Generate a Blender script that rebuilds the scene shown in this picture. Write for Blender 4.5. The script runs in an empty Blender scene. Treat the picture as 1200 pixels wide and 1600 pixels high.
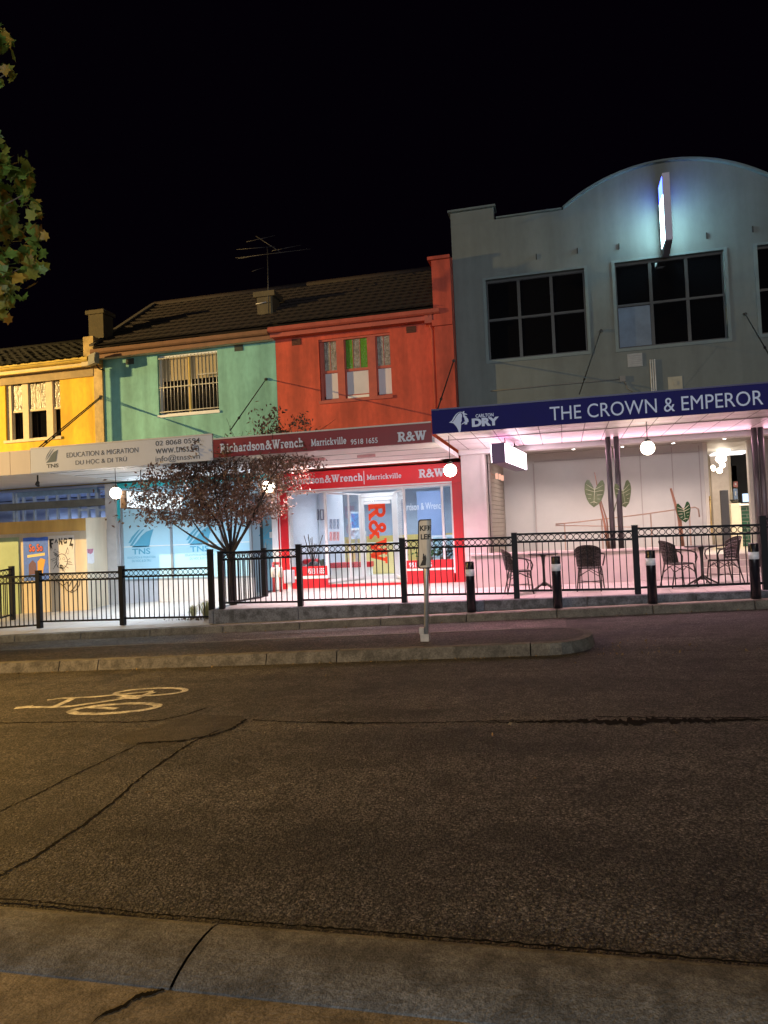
import bpy, bmesh, math, random
from mathutils import Vector, Matrix
random.seed(7)
R_ = math.radians
sc = bpy.context.scene
COL = sc.collection

# ------------------------------------------------------------------ camera
CAM = Vector((0, 0, 1.6)); FPX = 1150.0
yaw, pitch, roll = R_(13.7), R_(1.71), R_(-2.45)
cf = Vector((-math.sin(yaw)*math.cos(pitch), math.cos(yaw)*math.cos(pitch), math.sin(pitch)))
cr0 = Vector((math.cos(yaw), math.sin(yaw), 0)); cu0 = cr0.cross(cf)
cr = cr0*math.cos(roll) + cu0*math.sin(roll); cu = -cr0*math.sin(roll) + cu0*math.cos(roll)
cd = bpy.data.cameras.new('camera'); cam = bpy.data.objects.new('camera', cd); COL.objects.link(cam)
M = Matrix((cr, cu, -cf)).transposed().to_4x4(); M.translation = CAM
cam.matrix_world = M
cd.sensor_fit = 'VERTICAL'; cd.sensor_height = 32.0; cd.lens = FPX/1600*32.0
cd.clip_start = 0.05; cd.clip_end = 600
sc.camera = cam

# ------------------------------------------------------------------ world, lamps, exposure
w = bpy.data.worlds.new('World'); sc.world = w; w.use_nodes = True
bg = w.node_tree.nodes['Background']; bg.inputs[0].default_value = (0.40, 0.16, 0.70, 1); bg.inputs[1].default_value = 0.0022
sc.view_settings.view_transform = 'Standard'; sc.view_settings.look = 'None'
sc.view_settings.exposure = 0; sc.view_settings.gamma = 1
sc.cycles.use_denoising = True
sc.cycles.max_bounces = 6; sc.cycles.transparent_max_bounces = 12
sc.cycles.sample_clamp_indirect = 4.0
def lamp(name, kind, loc, energy, color, size=0.3, target=None, size_y=None, spot=None, blend=0.5):
    d = bpy.data.lights.new(name, kind); d.energy = energy; d.color = color
    if kind == 'AREA':
        d.size = size
        if size_y: d.shape = 'RECTANGLE'; d.size_y = size_y
    else: d.shadow_soft_size = size
    if kind == 'SPOT': d.spot_size = R_(spot); d.spot_blend = blend
    o = bpy.data.objects.new(name, d); COL.objects.link(o); o.location = loc
    if target is not None:
        o.rotation_euler = (Vector(target)-Vector(loc)).to_track_quat('-Z', 'Y').to_euler()
    return o
WARM = (1.0, 0.66, 0.24)
lamp('sodium_street_lamp', 'SPOT', (-28.0, 6.5, 7.0), 33000, WARM, 0.035, (-16.5, 17.5, 4.2), spot=62, blend=.85)
lamp('sodium_street_lamp_near', 'SPOT', (-9.7, 6.8, 4.6), 3900, (1.0, 0.56, 0.14), 0.05, (-6.6, 6.2, 0), spot=130, blend=1)
lamp('sodium_street_lamp_far', 'SPOT', (12.0, -1.0, 9.0), 1350, (1.0, 0.78, 0.54), 0.15, (4, 9, 0), spot=150, blend=1)
lamp('shopfronts_across_the_street', 'AREA', (0.0, -20.0, 3.6), 3400, (0.88, 0.93, 1.0), 16.0, (0, 12, 3.6), 2.5)

# ------------------------------------------------------------------ pixel -> world helpers (real depth always given)
def _ray(px, py): return cr*((px-600)/FPX) - cu*((py-800)/FPX) + cf
def W(px, py, Y):
    d = _ray(px, py); return CAM + d*(Y/d.y)
def X_(px, Y, py=800): return W(px, py, Y).x
def Z_(px, py, Y): return W(px, py, Y).z
SL = 0.031
def road_z(x): return SL*x
def G(px, py, dz=0.0):
    d = _ray(px, py); t = (dz-CAM.z)/(d.z-SL*d.x); return CAM + d*t
def plat_z(x, y): return 0.2+0.0155*(x+6.9)+0.03*(y-13.7)
def low_z(x, y): return SL*x+0.14+(y-13.45)*(0.11-(SL*-9+0.14))/4.0

# ------------------------------------------------------------------ materials
MATS = {}
def pm(name, col, rough=0.6, var=0.15, vs=3.0, bump=0.0, bs=40.0, metal=0.0, emis=None, es=0.0, spec=0.5, streak=False, speck=0.0, trans=0.0, grime=0.0):
    if name in MATS: return MATS[name]
    m = bpy.data.materials.new(name); m.use_nodes = True; nt = m.node_tree; N = nt.nodes; L = nt.links
    b = N['Principled BSDF']
    tc = N.new('ShaderNodeTexCoord')
    if var > 0:
        n = N.new('ShaderNodeTexNoise'); n.inputs['Scale'].default_value = vs; n.inputs['Detail'].default_value = 8; n.inputs['Roughness'].default_value = 0.65
        if streak:
            mp = N.new('ShaderNodeMapping'); mp.inputs['Scale'].default_value = (1, 1, 0.16); L.new(tc.outputs['Object'], mp.inputs[0]); L.new(mp.outputs[0], n.inputs['Vector'])
        else: L.new(tc.outputs['Object'], n.inputs['Vector'])
        r = N.new('ShaderNodeValToRGB'); L.new(n.outputs['Fac'], r.inputs[0])
        c = Vector(col)
        r.color_ramp.elements[0].position = 0.3; r.color_ramp.elements[1].position = 0.72
        r.color_ramp.elements[0].color = (*(c*(1-var)), 1); r.color_ramp.elements[1].color = (*[min(1, v) for v in c*(1+var*0.7)], 1)
        src = r.outputs[0]
        if speck > 0:
            for sc_, lo_, hi_ in ((150, .36, .62), (38, .30, .60), (6, .36, .56)):
                q = N.new('ShaderNodeTexNoise'); q.inputs['Scale'].default_value = sc_; q.inputs['Detail'].default_value = 3; L.new(tc.outputs['Object'], q.inputs['Vector'])
                mr = N.new('ShaderNodeMapRange'); mr.inputs[1].default_value = lo_; mr.inputs[2].default_value = hi_; mr.inputs[3].default_value = 1-speck; mr.inputs[4].default_value = 1+speck*.35; L.new(q.outputs['Fac'], mr.inputs[0])
                vm_ = N.new('ShaderNodeVectorMath'); vm_.operation = 'MULTIPLY'; L.new(src, vm_.inputs[0]); L.new(mr.outputs[0], vm_.inputs[1]); src = vm_.outputs[0]
        if grime > 0:
            for scl, lo_, hi_, am in (((2.6, 2.6, .14), .38, .60, grime), ((.9, .9, .9), .40, .56, grime*.6), ((11, 11, 5), .30, .62, grime*.5)):
                mp2 = N.new('ShaderNodeMapping'); mp2.inputs['Scale'].default_value = scl; L.new(tc.outputs['Object'], mp2.inputs[0])
                q = N.new('ShaderNodeTexNoise'); q.inputs['Scale'].default_value = 1; q.inputs['Detail'].default_value = 6; L.new(mp2.outputs[0], q.inputs['Vector'])
                mr = N.new('ShaderNodeMapRange'); mr.inputs[1].default_value = lo_; mr.inputs[2].default_value = hi_; mr.inputs[3].default_value = 1-am; mr.inputs[4].default_value = 1+am*.2; L.new(q.outputs['Fac'], mr.inputs[0])
                vm_ = N.new('ShaderNodeVectorMath'); vm_.operation = 'MULTIPLY'; L.new(src, vm_.inputs[0]); L.new(mr.outputs[0], vm_.inputs[1]); src = vm_.outputs[0]
        L.new(src, b.inputs['Base Color'])
        rr = N.new('ShaderNodeMapRange'); rr.inputs[3].default_value = max(0.03, rough-0.12); rr.inputs[4].default_value = min(1, rough+0.12)
        L.new(n.outputs['Fac'], rr.inputs[0]); L.new(rr.outputs[0], b.inputs['Roughness'])
    else:
        b.inputs['Base Color'].default_value = (*col, 1); b.inputs['Roughness'].default_value = rough
    b.inputs['Metallic'].default_value = metal; b.inputs['Specular IOR Level'].default_value = spec
    if bump > 0:
        n2 = N.new('ShaderNodeTexNoise'); n2.inputs['Scale'].default_value = bs; n2.inputs['Detail'].default_value = 5
        L.new(tc.outputs['Object'], n2.inputs['Vector'])
        bp = N.new('ShaderNodeBump'); bp.inputs['Strength'].default_value = bump; bp.inputs['Distance'].default_value = 0.01
        L.new(n2.outputs['Fac'], bp.inputs['Height']); L.new(bp.outputs[0], b.inputs['Normal'])
    if emis: b.inputs['Emission Color'].default_value = (*emis, 1); b.inputs['Emission Strength'].default_value = es
    if trans:
        tr = N.new('ShaderNodeBsdfTranslucent'); mx = N.new('ShaderNodeMixShader'); mx.inputs[0].default_value = trans
        if var > 0: L.new(r.outputs[0], tr.inputs[0])
        else: tr.inputs[0].default_value = (*col, 1)
        L.new(b.outputs[0], mx.inputs[1]); L.new(tr.outputs[0], mx.inputs[2]); L.new(mx.outputs[0], N['Material Output'].inputs[0])
    MATS[name] = m; return m
def glass_mat(name, tint=(1, 1, 1), refl=0.10, rough=0.02, film=None, film_fac=0.0):
    if name in MATS: return MATS[name]
    m = bpy.data.materials.new(name); m.use_nodes = True; nt = m.node_tree; N = nt.nodes; L = nt.links
    N.remove(N['Principled BSDF'])
    t = N.new('ShaderNodeBsdfTransparent'); t.inputs[0].default_value = (*tint, 1)
    g = N.new('ShaderNodeBsdfGlossy'); g.inputs['Roughness'].default_value = rough; g.inputs[0].default_value = (1, 1, 1, 1)
    lw_ = N.new('ShaderNodeLayerWeight'); lw_.inputs['Blend'].default_value = 0.5
    pw_ = N.new('ShaderNodeMath'); pw_.operation = 'POWER'; pw_.inputs[1].default_value = 4; L.new(lw_.outputs['Facing'], pw_.inputs[0])
    mul = N.new('ShaderNodeMath'); mul.operation = 'MULTIPLY_ADD'; mul.inputs[1].default_value = 0.8; mul.inputs[2].default_value = refl
    L.new(pw_.outputs[0], mul.inputs[0])
    mx = N.new('ShaderNodeMixShader'); L.new(mul.outputs[0], mx.inputs[0]); L.new(t.outputs[0], mx.inputs[1]); L.new(g.outputs[0], mx.inputs[2])
    out = mx
    if film:
        d = N.new('ShaderNodeBsdfDiffuse'); d.inputs[0].default_value = (*film, 1)
        tl = N.new('ShaderNodeBsdfTranslucent'); tl.inputs[0].default_value = (*film, 1)
        m1 = N.new('ShaderNodeMixShader'); m1.inputs[0].default_value = 0.6; L.new(d.outputs[0], m1.inputs[1]); L.new(tl.outputs[0], m1.inputs[2])
        m2 = N.new('ShaderNodeMixShader'); m2.inputs[0].default_value = film_fac; L.new(mx.outputs[0], m2.inputs[1]); L.new(m1.outputs[0], m2.inputs[2]); out = m2
    L.new(out.outputs[0], N['Material Output'].inputs[0])
    MATS[name] = m; return m
def emit(name, col, s):
    if name in MATS: return MATS[name]
    m = bpy.data.materials.new(name); m.use_nodes = True; nt = m.node_tree
    nt.nodes.remove(nt.nodes['Principled BSDF']); e = nt.nodes.new('ShaderNodeEmission'); e.inputs[0].default_value = (*col, 1); e.inputs[1].default_value = s
    nt.links.new(e.outputs[0], nt.nodes['Material Output'].inputs[0]); MATS[name] = m; return m
def grid_mat(name, c1, c2, sx, sy, mortar=0.02, axis='XY', rough=0.5, offset=0.0, var=0.1):
    if name in MATS: return MATS[name]
    m = bpy.data.materials.new(name); m.use_nodes = True; nt = m.node_tree; N = nt.nodes; L = nt.links; b = N['Principled BSDF']
    tc = N.new('ShaderNodeTexCoord'); mp = N.new('ShaderNodeMapping'); L.new(tc.outputs['Object'], mp.inputs[0])
    if axis == 'XZ': mp.inputs['Rotation'].default_value = (R_(-90), 0, 0)
    br = N.new('ShaderNodeTexBrick'); br.offset = offset; br.inputs['Scale'].default_value = 1
    br.inputs['Brick Width'].default_value = sx; br.inputs['Row Height'].default_value = sy; br.inputs['Mortar Size'].default_value = mortar
    br.inputs['Color1'].default_value = (*c1, 1); br.inputs['Color2'].default_value = (*[v*(1-var) for v in c1], 1); br.inputs['Mortar'].default_value = (*c2, 1)
    L.new(mp.outputs[0], br.inputs['Vector']); L.new(br.outputs['Color'], b.inputs['Base Color']); b.inputs['Roughness'].default_value = rough
    bp = N.new('ShaderNodeBump'); bp.inputs['Strength'].default_value = 0.4; bp.inputs['Distance'].default_value = 0.004; bp.invert = True
    L.new(br.outputs['Fac'], bp.inputs['Height']); L.new(bp.outputs[0], b.inputs['Normal'])
    MATS[name] = m; return m
def asphalt(name, lo, hi, bs=105.0, strength=1.0):
    m = bpy.data.materials.new(name); m.use_nodes = True; nt = m.node_tree; N = nt.nodes; L = nt.links; b = N['Principled BSDF']
    tc = N.new('ShaderNodeTexCoord')
    def noise(s, d=4):
        n = N.new('ShaderNodeTexNoise'); n.inputs['Scale'].default_value = s; n.inputs['Detail'].default_value = d; L.new(tc.outputs['Object'], n.inputs['Vector']); return n
    big = noise(0.55, 6); fine = noise(60, 4)
    mpx = N.new('ShaderNodeMapping'); mpx.inputs['Scale'].default_value = (0.22, 1.5, 1); L.new(tc.outputs['Object'], mpx.inputs[0])
    lane = N.new('ShaderNodeTexNoise'); lane.inputs['Scale'].default_value = 1.0; lane.inputs['Detail'].default_value = 5; L.new(mpx.outputs[0], lane.inputs['Vector'])
    mid = noise(9, 4)
    vo = N.new('ShaderNodeTexVoronoi'); vo.inputs['Scale'].default_value = bs; L.new(tc.outputs['Object'], vo.inputs['Vector'])
    vo2 = N.new('ShaderNodeTexVoronoi'); vo2.inputs['Scale'].default_value = bs*0.52; L.new(tc.outputs['Object'], vo2.inputs['Vector'])
    r = N.new('ShaderNodeValToRGB'); r.color_ramp.elements[0].color = (*lo, 1); r.color_ramp.elements[1].color = (*hi, 1)
    r.color_ramp.elements[0].position = 0.25; r.color_ramp.elements[1].position = 0.78
    L.new(big.outputs['Fac'], r.inputs[0])
    sp = N.new('ShaderNodeSeparateColor'); L.new(vo.outputs['Color'], sp.inputs[0])
    mr = N.new('ShaderNodeMapRange'); mr.inputs[3].default_value = 0.35; mr.inputs[4].default_value = 1.65; L.new(sp.outputs[0], mr.inputs[0])
    pw = N.new('ShaderNodeMath'); pw.operation = 'POWER'; pw.inputs[1].default_value = 30; L.new(sp.outputs[1], pw.inputs[0])
    ad = N.new('ShaderNodeMath'); ad.operation = 'MULTIPLY_ADD'; ad.inputs[1].default_value = 2.2; L.new(pw.outputs[0], ad.inputs[0]); L.new(mr.outputs[0], ad.inputs[2])
    mu = N.new('ShaderNodeVectorMath'); mu.operation = 'MULTIPLY'; L.new(r.outputs[0], mu.inputs[0]); L.new(ad.outputs[0], mu.inputs[1])
    ml = N.new('ShaderNodeMapRange'); ml.inputs[1].default_value = .35; ml.inputs[2].default_value = .65; ml.inputs[3].default_value = .68; ml.inputs[4].default_value = 1.2; L.new(lane.outputs['Fac'], ml.inputs[0])
    blt = noise(1.7, 6); mb_ = N.new('ShaderNodeMapRange'); mb_.inputs[1].default_value = .52; mb_.inputs[2].default_value = .66; mb_.inputs[3].default_value = 1.05; mb_.inputs[4].default_value = .66; L.new(blt.outputs['Fac'], mb_.inputs[0])
    mm = N.new('ShaderNodeMapRange'); mm.inputs[1].default_value = .35; mm.inputs[2].default_value = .65; mm.inputs[3].default_value = .72; mm.inputs[4].default_value = 1.2; L.new(mid.outputs['Fac'], mm.inputs[0])
    # dark gaps between the stones
    gp = N.new('ShaderNodeMapRange'); gp.inputs[1].default_value = .25; gp.inputs[2].default_value = .75; gp.inputs[3].default_value = 1.35; gp.inputs[4].default_value = .25; L.new(vo2.outputs['Distance'], gp.inputs[0])
    m_1 = N.new('ShaderNodeMath'); m_1.operation = 'MULTIPLY'; L.new(ml.outputs[0], m_1.inputs[0]); L.new(mm.outputs[0], m_1.inputs[1])
    m_2 = N.new('ShaderNodeMath'); m_2.operation = 'MULTIPLY'; m_0 = N.new('ShaderNodeMath'); m_0.operation = 'MULTIPLY'; L.new(m_1.outputs[0], m_0.inputs[0]); L.new(mb_.outputs[0], m_0.inputs[1]); L.new(m_0.outputs[0], m_2.inputs[0]); L.new(gp.outputs[0], m_2.inputs[1])
    mu2 = N.new('ShaderNodeVectorMath'); mu2.operation = 'MULTIPLY'; L.new(mu.outputs[0], mu2.inputs[0]); L.new(m_2.outputs[0], mu2.inputs[1])
    L.new(mu2.outputs[0], b.inputs['Base Color']); b.inputs['Roughness'].default_value = 0.7; b.inputs['Specular IOR Level'].default_value = 0.22
    h = N.new('ShaderNodeMath'); h.operation = 'ADD'; L.new(vo.outputs['Distance'], h.inputs[0]); L.new(vo2.outputs['Distance'], h.inputs[1])
    h2 = N.new('ShaderNodeMath'); h2.operation = 'ADD'; L.new(h.outputs[0], h2.inputs[0]); L.new(fine.outputs['Fac'], h2.inputs[1])
    bp = N.new('ShaderNodeBump'); bp.inputs['Strength'].default_value = strength; bp.inputs['Distance'].default_value = 0.014; bp.invert = True
    L.new(h2.outputs[0], bp.inputs['Height']); L.new(bp.outputs[0], b.inputs['Normal'])
    return m

# ------------------------------------------------------------------ mesh builder
WL = {}
class MB:
    def __init__(s): s.v = []; s.f = []; s.sm = []
    def quad(s, *p, smooth=False):
        i = len(s.v); s.v += [Vector(q) for q in p]; s.f.append(tuple(range(i, i+len(p)))); s.sm.append(smooth); return s
    def _hex(s, P):
        i = len(s.v); s.v += [Vector(q) for q in P]
        for f in ((0,3,2,1),(4,5,6,7),(0,1,5,4),(1,2,6,5),(2,3,7,6),(3,0,4,7)): s.f.append(tuple(i+k for k in f)); s.sm.append(False)
        return s
    def box(s, x0, x1, y0, y1, z0, z1):
        return s._hex([(x0,y0,z0),(x1,y0,z0),(x1,y1,z0),(x0,y1,z0),(x0,y0,z1),(x1,y0,z1),(x1,y1,z1),(x0,y1,z1)])
    def beam(s, a, b, wd, ht, up=(0,0,1)):
        a, b = Vector(a), Vector(b); d = (b-a).normalized(); u = Vector(up)
        if abs(d.dot(u)) > 0.98: u = Vector((0,1,0))
        r = d.cross(u).normalized(); u = r.cross(d).normalized(); r *= wd/2; u *= ht/2
        return s._hex([a-r-u, a+r-u, b+r-u, b-r-u, a-r+u, a+r+u, b+r+u, b-r+u])
    def tube(s, pts, r, n=8, cap=True):
        pts = [Vector(p) for p in pts]; K = len(pts); i0 = len(s.v); ref = None
        rs = r if isinstance(r, (list, tuple)) else [r]*K
        for k, p in enumerate(pts):
            d = (pts[min(k+1, K-1)]-pts[max(k-1, 0)]).normalized()
            if ref is None: ref = d.orthogonal().normalized()
            ref = (ref-d*ref.dot(d)).normalized(); o = d.cross(ref)
            for j in range(n):
                a = 2*math.pi*j/n; s.v.append(p+(ref*math.cos(a)+o*math.sin(a))*rs[k])
        for k in range(K-1):
            for j in range(n):
                a = i0+k*n+j; b = i0+k*n+(j+1)%n; s.f.append((a, b, b+n, a+n)); s.sm.append(True)
        if cap:
            s.f.append(tuple(i0+j for j in reversed(range(n)))); s.f.append(tuple(i0+(K-1)*n+j for j in range(n))); s.sm += [False, False]
        return s
    def prism(s, poly, y0, y1):
        n = len(poly); i = len(s.v)
        s.v += [Vector((x, y0, z)) for x, z in poly]+[Vector((x, y1, z)) for x, z in poly]
        s.f.append(tuple(range(i, i+n))); s.f.append(tuple(reversed(range(i+n, i+2*n)))); s.sm += [False]*2
        for k in range(n): s.f.append((i+k, i+n+k, i+n+(k+1)%n, i+(k+1)%n)); s.sm.append(False)
        return s
    def prismz(s, poly, z0, z1):
        n = len(poly); i = len(s.v); q = lambda z, x, y: z(x, y) if callable(z) else z
        s.v += [Vector((x, y, q(z0, x, y))) for x, y in poly]+[Vector((x, y, q(z1, x, y))) for x, y in poly]
        s.f.append(tuple(reversed(range(i, i+n)))); s.f.append(tuple(range(i+n, i+2*n))); s.sm += [False]*2
        for k in range(n): s.f.append((i+k, i+(k+1)%n, i+n+(k+1)%n, i+n+k)); s.sm.append(False)
        return s
    def lathe(s, prof, c, n=20):
        c = Vector(c); i0 = len(s.v)
        for r, z in prof:
            for j in range(n): a = 2*math.pi*j/n; s.v.append(c+Vector((r*math.cos(a), r*math.sin(a), z)))
        for k in range(len(prof)-1):
            for j in range(n): a = i0+k*n+j; b = i0+k*n+(j+1)%n; s.f.append((a, b, b+n, a+n)); s.sm.append(True)
        s.f.append(tuple(i0+j for j in reversed(range(n)))); s.f.append(tuple(i0+(len(prof)-1)*n+j for j in range(n))); s.sm += [False]*2
        return s
    def sphere(s, c, r, n=18):
        m = n//2; return s.lathe([(max(1e-4, r*math.sin(math.pi*k/m)), -r*math.cos(math.pi*k/m)) for k in range(m+1)], c, n)
    def ring(s, c, ux, uz, R, r, n=12, m=4):
        c, ux, uz = Vector(c), Vector(ux), Vector(uz); un = ux.cross(uz); i0 = len(s.v)
        for k in range(n):
            a = 2*math.pi*k/n; d = ux*math.cos(a)+uz*math.sin(a)
            for j in range(m): b = 2*math.pi*j/m; s.v.append(c+d*(R+r*math.cos(b))+un*(r*math.sin(b)))
        for k in range(n):
            for j in range(m): s.f.append((i0+k*m+j, i0+((k+1)%n)*m+j, i0+((k+1)%n)*m+(j+1)%m, i0+k*m+(j+1)%m)); s.sm.append(True)
        return s
    def wall(s, x0, x1, z0, z1, Y, t, holes=()):
        xs = sorted({x0, x1, *[h[0] for h in holes], *[h[1] for h in holes]}); zs = sorted({z0, z1, *[h[2] for h in holes], *[h[3] for h in holes]})
        for a, b in zip(xs, xs[1:]):
            for c, d in zip(zs, zs[1:]):
                mx, mz = (a+b)/2, (c+d)/2
                if any(h[0] < mx < h[1] and h[2] < mz < h[3] for h in holes): continue
                s.quad((a,Y,c),(b,Y,c),(b,Y,d),(a,Y,d)); s.quad((b,Y+t,c),(a,Y+t,c),(a,Y+t,d),(b,Y+t,d))
        for a, b, c, d in list(holes)+[(x0, x1, z0, z1)]:
            s.quad((a,Y,c),(a,Y+t,c),(a,Y+t,d),(a,Y,d)); s.quad((b,Y,c),(b,Y+t,c),(b,Y+t,d),(b,Y,d))
            s.quad((a,Y,c),(b,Y,c),(b,Y+t,c),(a,Y+t,c)); s.quad((a,Y,d),(b,Y,d),(b,Y+t,d),(a,Y+t,d))
        return s
    def build(s, name, mat, parent=None, bevel=0.0, kind=None):
        off = WL.get(parent, Vector((0, 0, 0))) if parent else Vector((0, 0, 0))
        me = bpy.data.meshes.new(name); me.from_pydata([v-off for v in s.v], [], s.f)
        for p, sm in zip(me.polygons, s.sm): p.use_smooth = sm
        bm = bmesh.new(); bm.from_mesh(me); bmesh.ops.recalc_face_normals(bm, faces=bm.faces); bm.to_mesh(me); bm.free()
        me.materials.append(mat); o = bpy.data.objects.new(name, me); COL.objects.link(o)
        if parent: o.parent = parent; WL[o] = off
        else: WL[o] = Vector((0, 0, 0))
        if kind: o['kind'] = kind
        if bevel: b = o.modifiers.new('bevel', 'BEVEL'); b.width = bevel; b.segments = 2; b.limit_method = 'ANGLE'
        return o
def thing(name, label, cat, loc=(0, 0, 0), group=None, rz=0):
    o = bpy.data.objects.new(name, None); COL.objects.link(o); o.location = loc; o.rotation_euler = (0, 0, rz); o.empty_display_size = 0.2
    o['label'] = label; o['category'] = cat
    if group: o['group'] = group
    WL[o] = Vector(loc); return o
def tag(o, label, cat, group=None):
    o['label'] = label; o['category'] = cat
    if group: o['group'] = group
    return o
def dup(root, loc, rz, label):
    r = root.copy(); COL.objects.link(r); r.location = loc; r.rotation_euler = (0, 0, rz); r['label'] = label
    def kids(src, dst):
        for ch in list(src.children):
            c = ch.copy(); COL.objects.link(c); c.parent = dst; kids(ch, c)
    kids(root, r); return r
def mk(): return MB()
def box(name, mat, parent, *b, bevel=0.0): return MB().box(*b).build(name, mat, parent, bevel)

# ------------------------------------------------------------------ lettering
def text_mesh(s, bold=0.0, extrude=0.0):
    cu_ = bpy.data.curves.new('lettering', 'FONT'); cu_.body = s; cu_.size = 1; cu_.offset = bold; cu_.extrude = extrude; cu_.resolution_u = 4
    o = bpy.data.objects.new('tmp', cu_); COL.objects.link(o)
    dg = bpy.context.evaluated_depsgraph_get(); me = bpy.data.meshes.new_from_object(o.evaluated_get(dg))
    V = [(v.co.x, v.co.y) for v in me.vertices]; F = [tuple(p.vertices) for p in me.polygons]
    bpy.data.objects.remove(o); bpy.data.curves.remove(cu_); bpy.data.meshes.remove(me); return V, F
def arc(cx, cy, rx, ry, a0, a1, n=8): return [(cx+rx*math.cos(R_(a0+(a1-a0)*k/n)), cy+ry*math.sin(R_(a0+(a1-a0)*k/n))) for k in range(n+1)]
SB = 0.045
GL = {
 'R': (.97, [([(.22,0),(.22,1)],.2), ([(0,SB),(.44,SB)],.1), ([(0,1-SB),(.5,1-SB)],.1), ([(.3,.945)]+arc(.5,.72,.2,.22,90,-90)+[(.3,.5)],.14), ([(.48,.47),(.74,.05)],.18), ([(.6,SB),(.95,SB)],.1)]),
 'W': (1.3, [([(0,1-SB),(.42,1-SB)],.1), ([(.5,1-SB),(.86,1-SB)],.1), ([(.95,1-SB),(1.3,1-SB)],.1), ([(.2,.95),(.44,.03)],.19), ([(.44,.03),(.68,.93)],.13), ([(.64,.95),(.9,.03)],.19), ([(.9,.03),(1.12,.95)],.13)]),
 '&': (.98, [([(.88,.06),(.3,.66)]+arc(.4,.78,.16,.16,200,-40)+[(.22,.42)]+arc(.33,.26,.24,.21,130,320)+[(.78,.52)],.14), ([(.62,.53),(.95,.53)],.1), ([(.72,SB),(.98,SB)],.1)]),
 'M': (1.15, [([(.2,0),(.2,1)],.17), ([(.95,0),(.95,1)],.17), ([(.2,.97),(.57,.12),(.95,.97)],.15), ([(0,SB),(.4,SB)],.1), ([(.75,SB),(1.13,SB)],.1), ([(0,1-SB),(.25,1-SB)],.1), ([(.9,1-SB),(1.13,1-SB)],.1)]),
 'i': (.4, [([(.19,0),(.19,.68)],.17), ([(0,SB),(.38,SB)],.09), ([(.02,.635),(.2,.635)],.09), ([(.18,.82),(.18,.97)],.17)]),
 'l': (.4, [([(.19,0),(.19,1)],.17), ([(0,SB),(.38,SB)],.09), ([(.02,.955),(.2,.955)],.09)]),
 'c': (.62, [(arc(.33,.34,.24,.28,45,318,12),.15)]),
 'e': (.64, [(arc(.33,.34,.24,.28,0,318,14)[0:15],.15), ([(.1,.34),(.57,.34)],.09)]),
 'o': (.68, [(arc(.34,.34,.25,.28,0,360,16),.15)]),
 'h': (.76, [([(.18,0),(.18,1)],.17), ([(0,SB),(.36,SB)],.09), ([(.4,SB),(.74,SB)],.09), ([(0,.955),(.2,.955)],.09), (arc(.37,.42,.19,.2,170,0)+[(.56,0)],.16)]),
 'n': (.76, [([(.18,0),(.18,.68)],.17), ([(0,SB),(.36,SB)],.09), ([(.4,SB),(.74,SB)],.09), ([(0,.635),(.2,.635)],.09), (arc(.37,.42,.19,.2,170,0)+[(.56,0)],.16)]),
 'r': (.55, [([(.18,0),(.18,.68)],.17), ([(0,SB),(.4,SB)],.09), ([(0,.635),(.2,.635)],.09), (arc(.38,.4,.2,.22,180,55),.15)]),
 'a': (.66, [(arc(.3,.45,.2,.18,160,0)+[(.5,.04)],.15), (arc(.28,.19,.2,.14,0,360,12),.12), ([(.48,SB),(.66,SB)],.09)]),
 'd': (.74, [(arc(.31,.33,.22,.27,0,360,14),.14), ([(.54,0),(.54,1)],.17), ([(.36,.955),(.56,.955)],.09), ([(.52,SB),(.74,SB)],.09)]),
 's': (.54, [([(.47,.55)]+arc(.26,.5,.18,.13,30,270)+arc(.28,.19,.19,.15,90,-150),.14)]),
 'k': (.76, [([(.18,0),(.18,1)],.17), ([(0,SB),(.36,SB)],.09), ([(0,.955),(.2,.955)],.09), ([(.22,.3),(.58,.64)],.11), ([(.34,.4),(.6,.04)],.15), ([(.46,SB),(.76,SB)],.09), ([(.42,.635),(.72,.635)],.09)]),
 'v': (.68, [([(.14,.66),(.34,.02)],.16), ([(.34,.02),(.55,.66)],.11), ([(0,.635),(.3,.635)],.09), ([(.42,.635),(.68,.635)],.09)]),
 ' ': (.3, []), '|': (.3, [([(.12,-.15),(.12,1.25)],.05)]),
}
def slab_mesh(s):
    V = []; F = []; x = 0; layer = 0; logo = s == 'R&W'; kb = 1.32 if logo else 1.22
    for ch in s:
        adv, st = GL[ch]
        for pts, wd in st:
            wd = wd*kb
            layer += 1
            for k in range(len(pts)-1):
                a = Vector(pts[k]); b = Vector(pts[k+1]); d = (b-a)
                if d.length < 1e-5: continue
                d.normalize(); n = Vector((-d.y, d.x))*wd/2
                ext = d*wd*0.25 if len(pts) > 3 else Vector((0, 0))
                i = len(V)
                for q in (a-ext-n, b+ext-n, b+ext+n, a-ext+n): V.append((x+q.x, q.y, (layer % 5)*3e-3+(k % 6)*0.45e-3))
                F.append((i, i+1, i+2, i+3))
        x += adv+(-.04 if logo else 0.05)
    return V, F
def letters(s, rect, place, mat, parent, name='lettering', bold=0.0, slab=False, thick=0.004, warp=None):
    """fit the string into rect=(u0,u1,v0,v1); place(u,v,d) gives a world point, d = height off the surface"""
    V, F = slab_mesh(s) if slab else text_mesh(s, bold)
    if not V: return None
    x0 = min(v[0] for v in V); x1 = max(v[0] for v in V); y0 = min(v[1] for v in V); y1 = max(v[1] for v in V)
    u0, u1, v0, v1 = rect; mb = MB()
    for v in V:
        u = u0+(v[0]-x0)/(x1-x0)*(u1-u0); vv = v0+(v[1]-y0)/(y1-y0)*(v1-v0)
        mb.v.append(Vector(place(u, vv, thick+(v[2] if len(v) > 2 else 0))))
    mb.f = F; mb.sm = [False]*len(F)
    return mb.build(name, mat, parent)
def front(Y): return lambda u, v, d: (u, Y-d, v)
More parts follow.
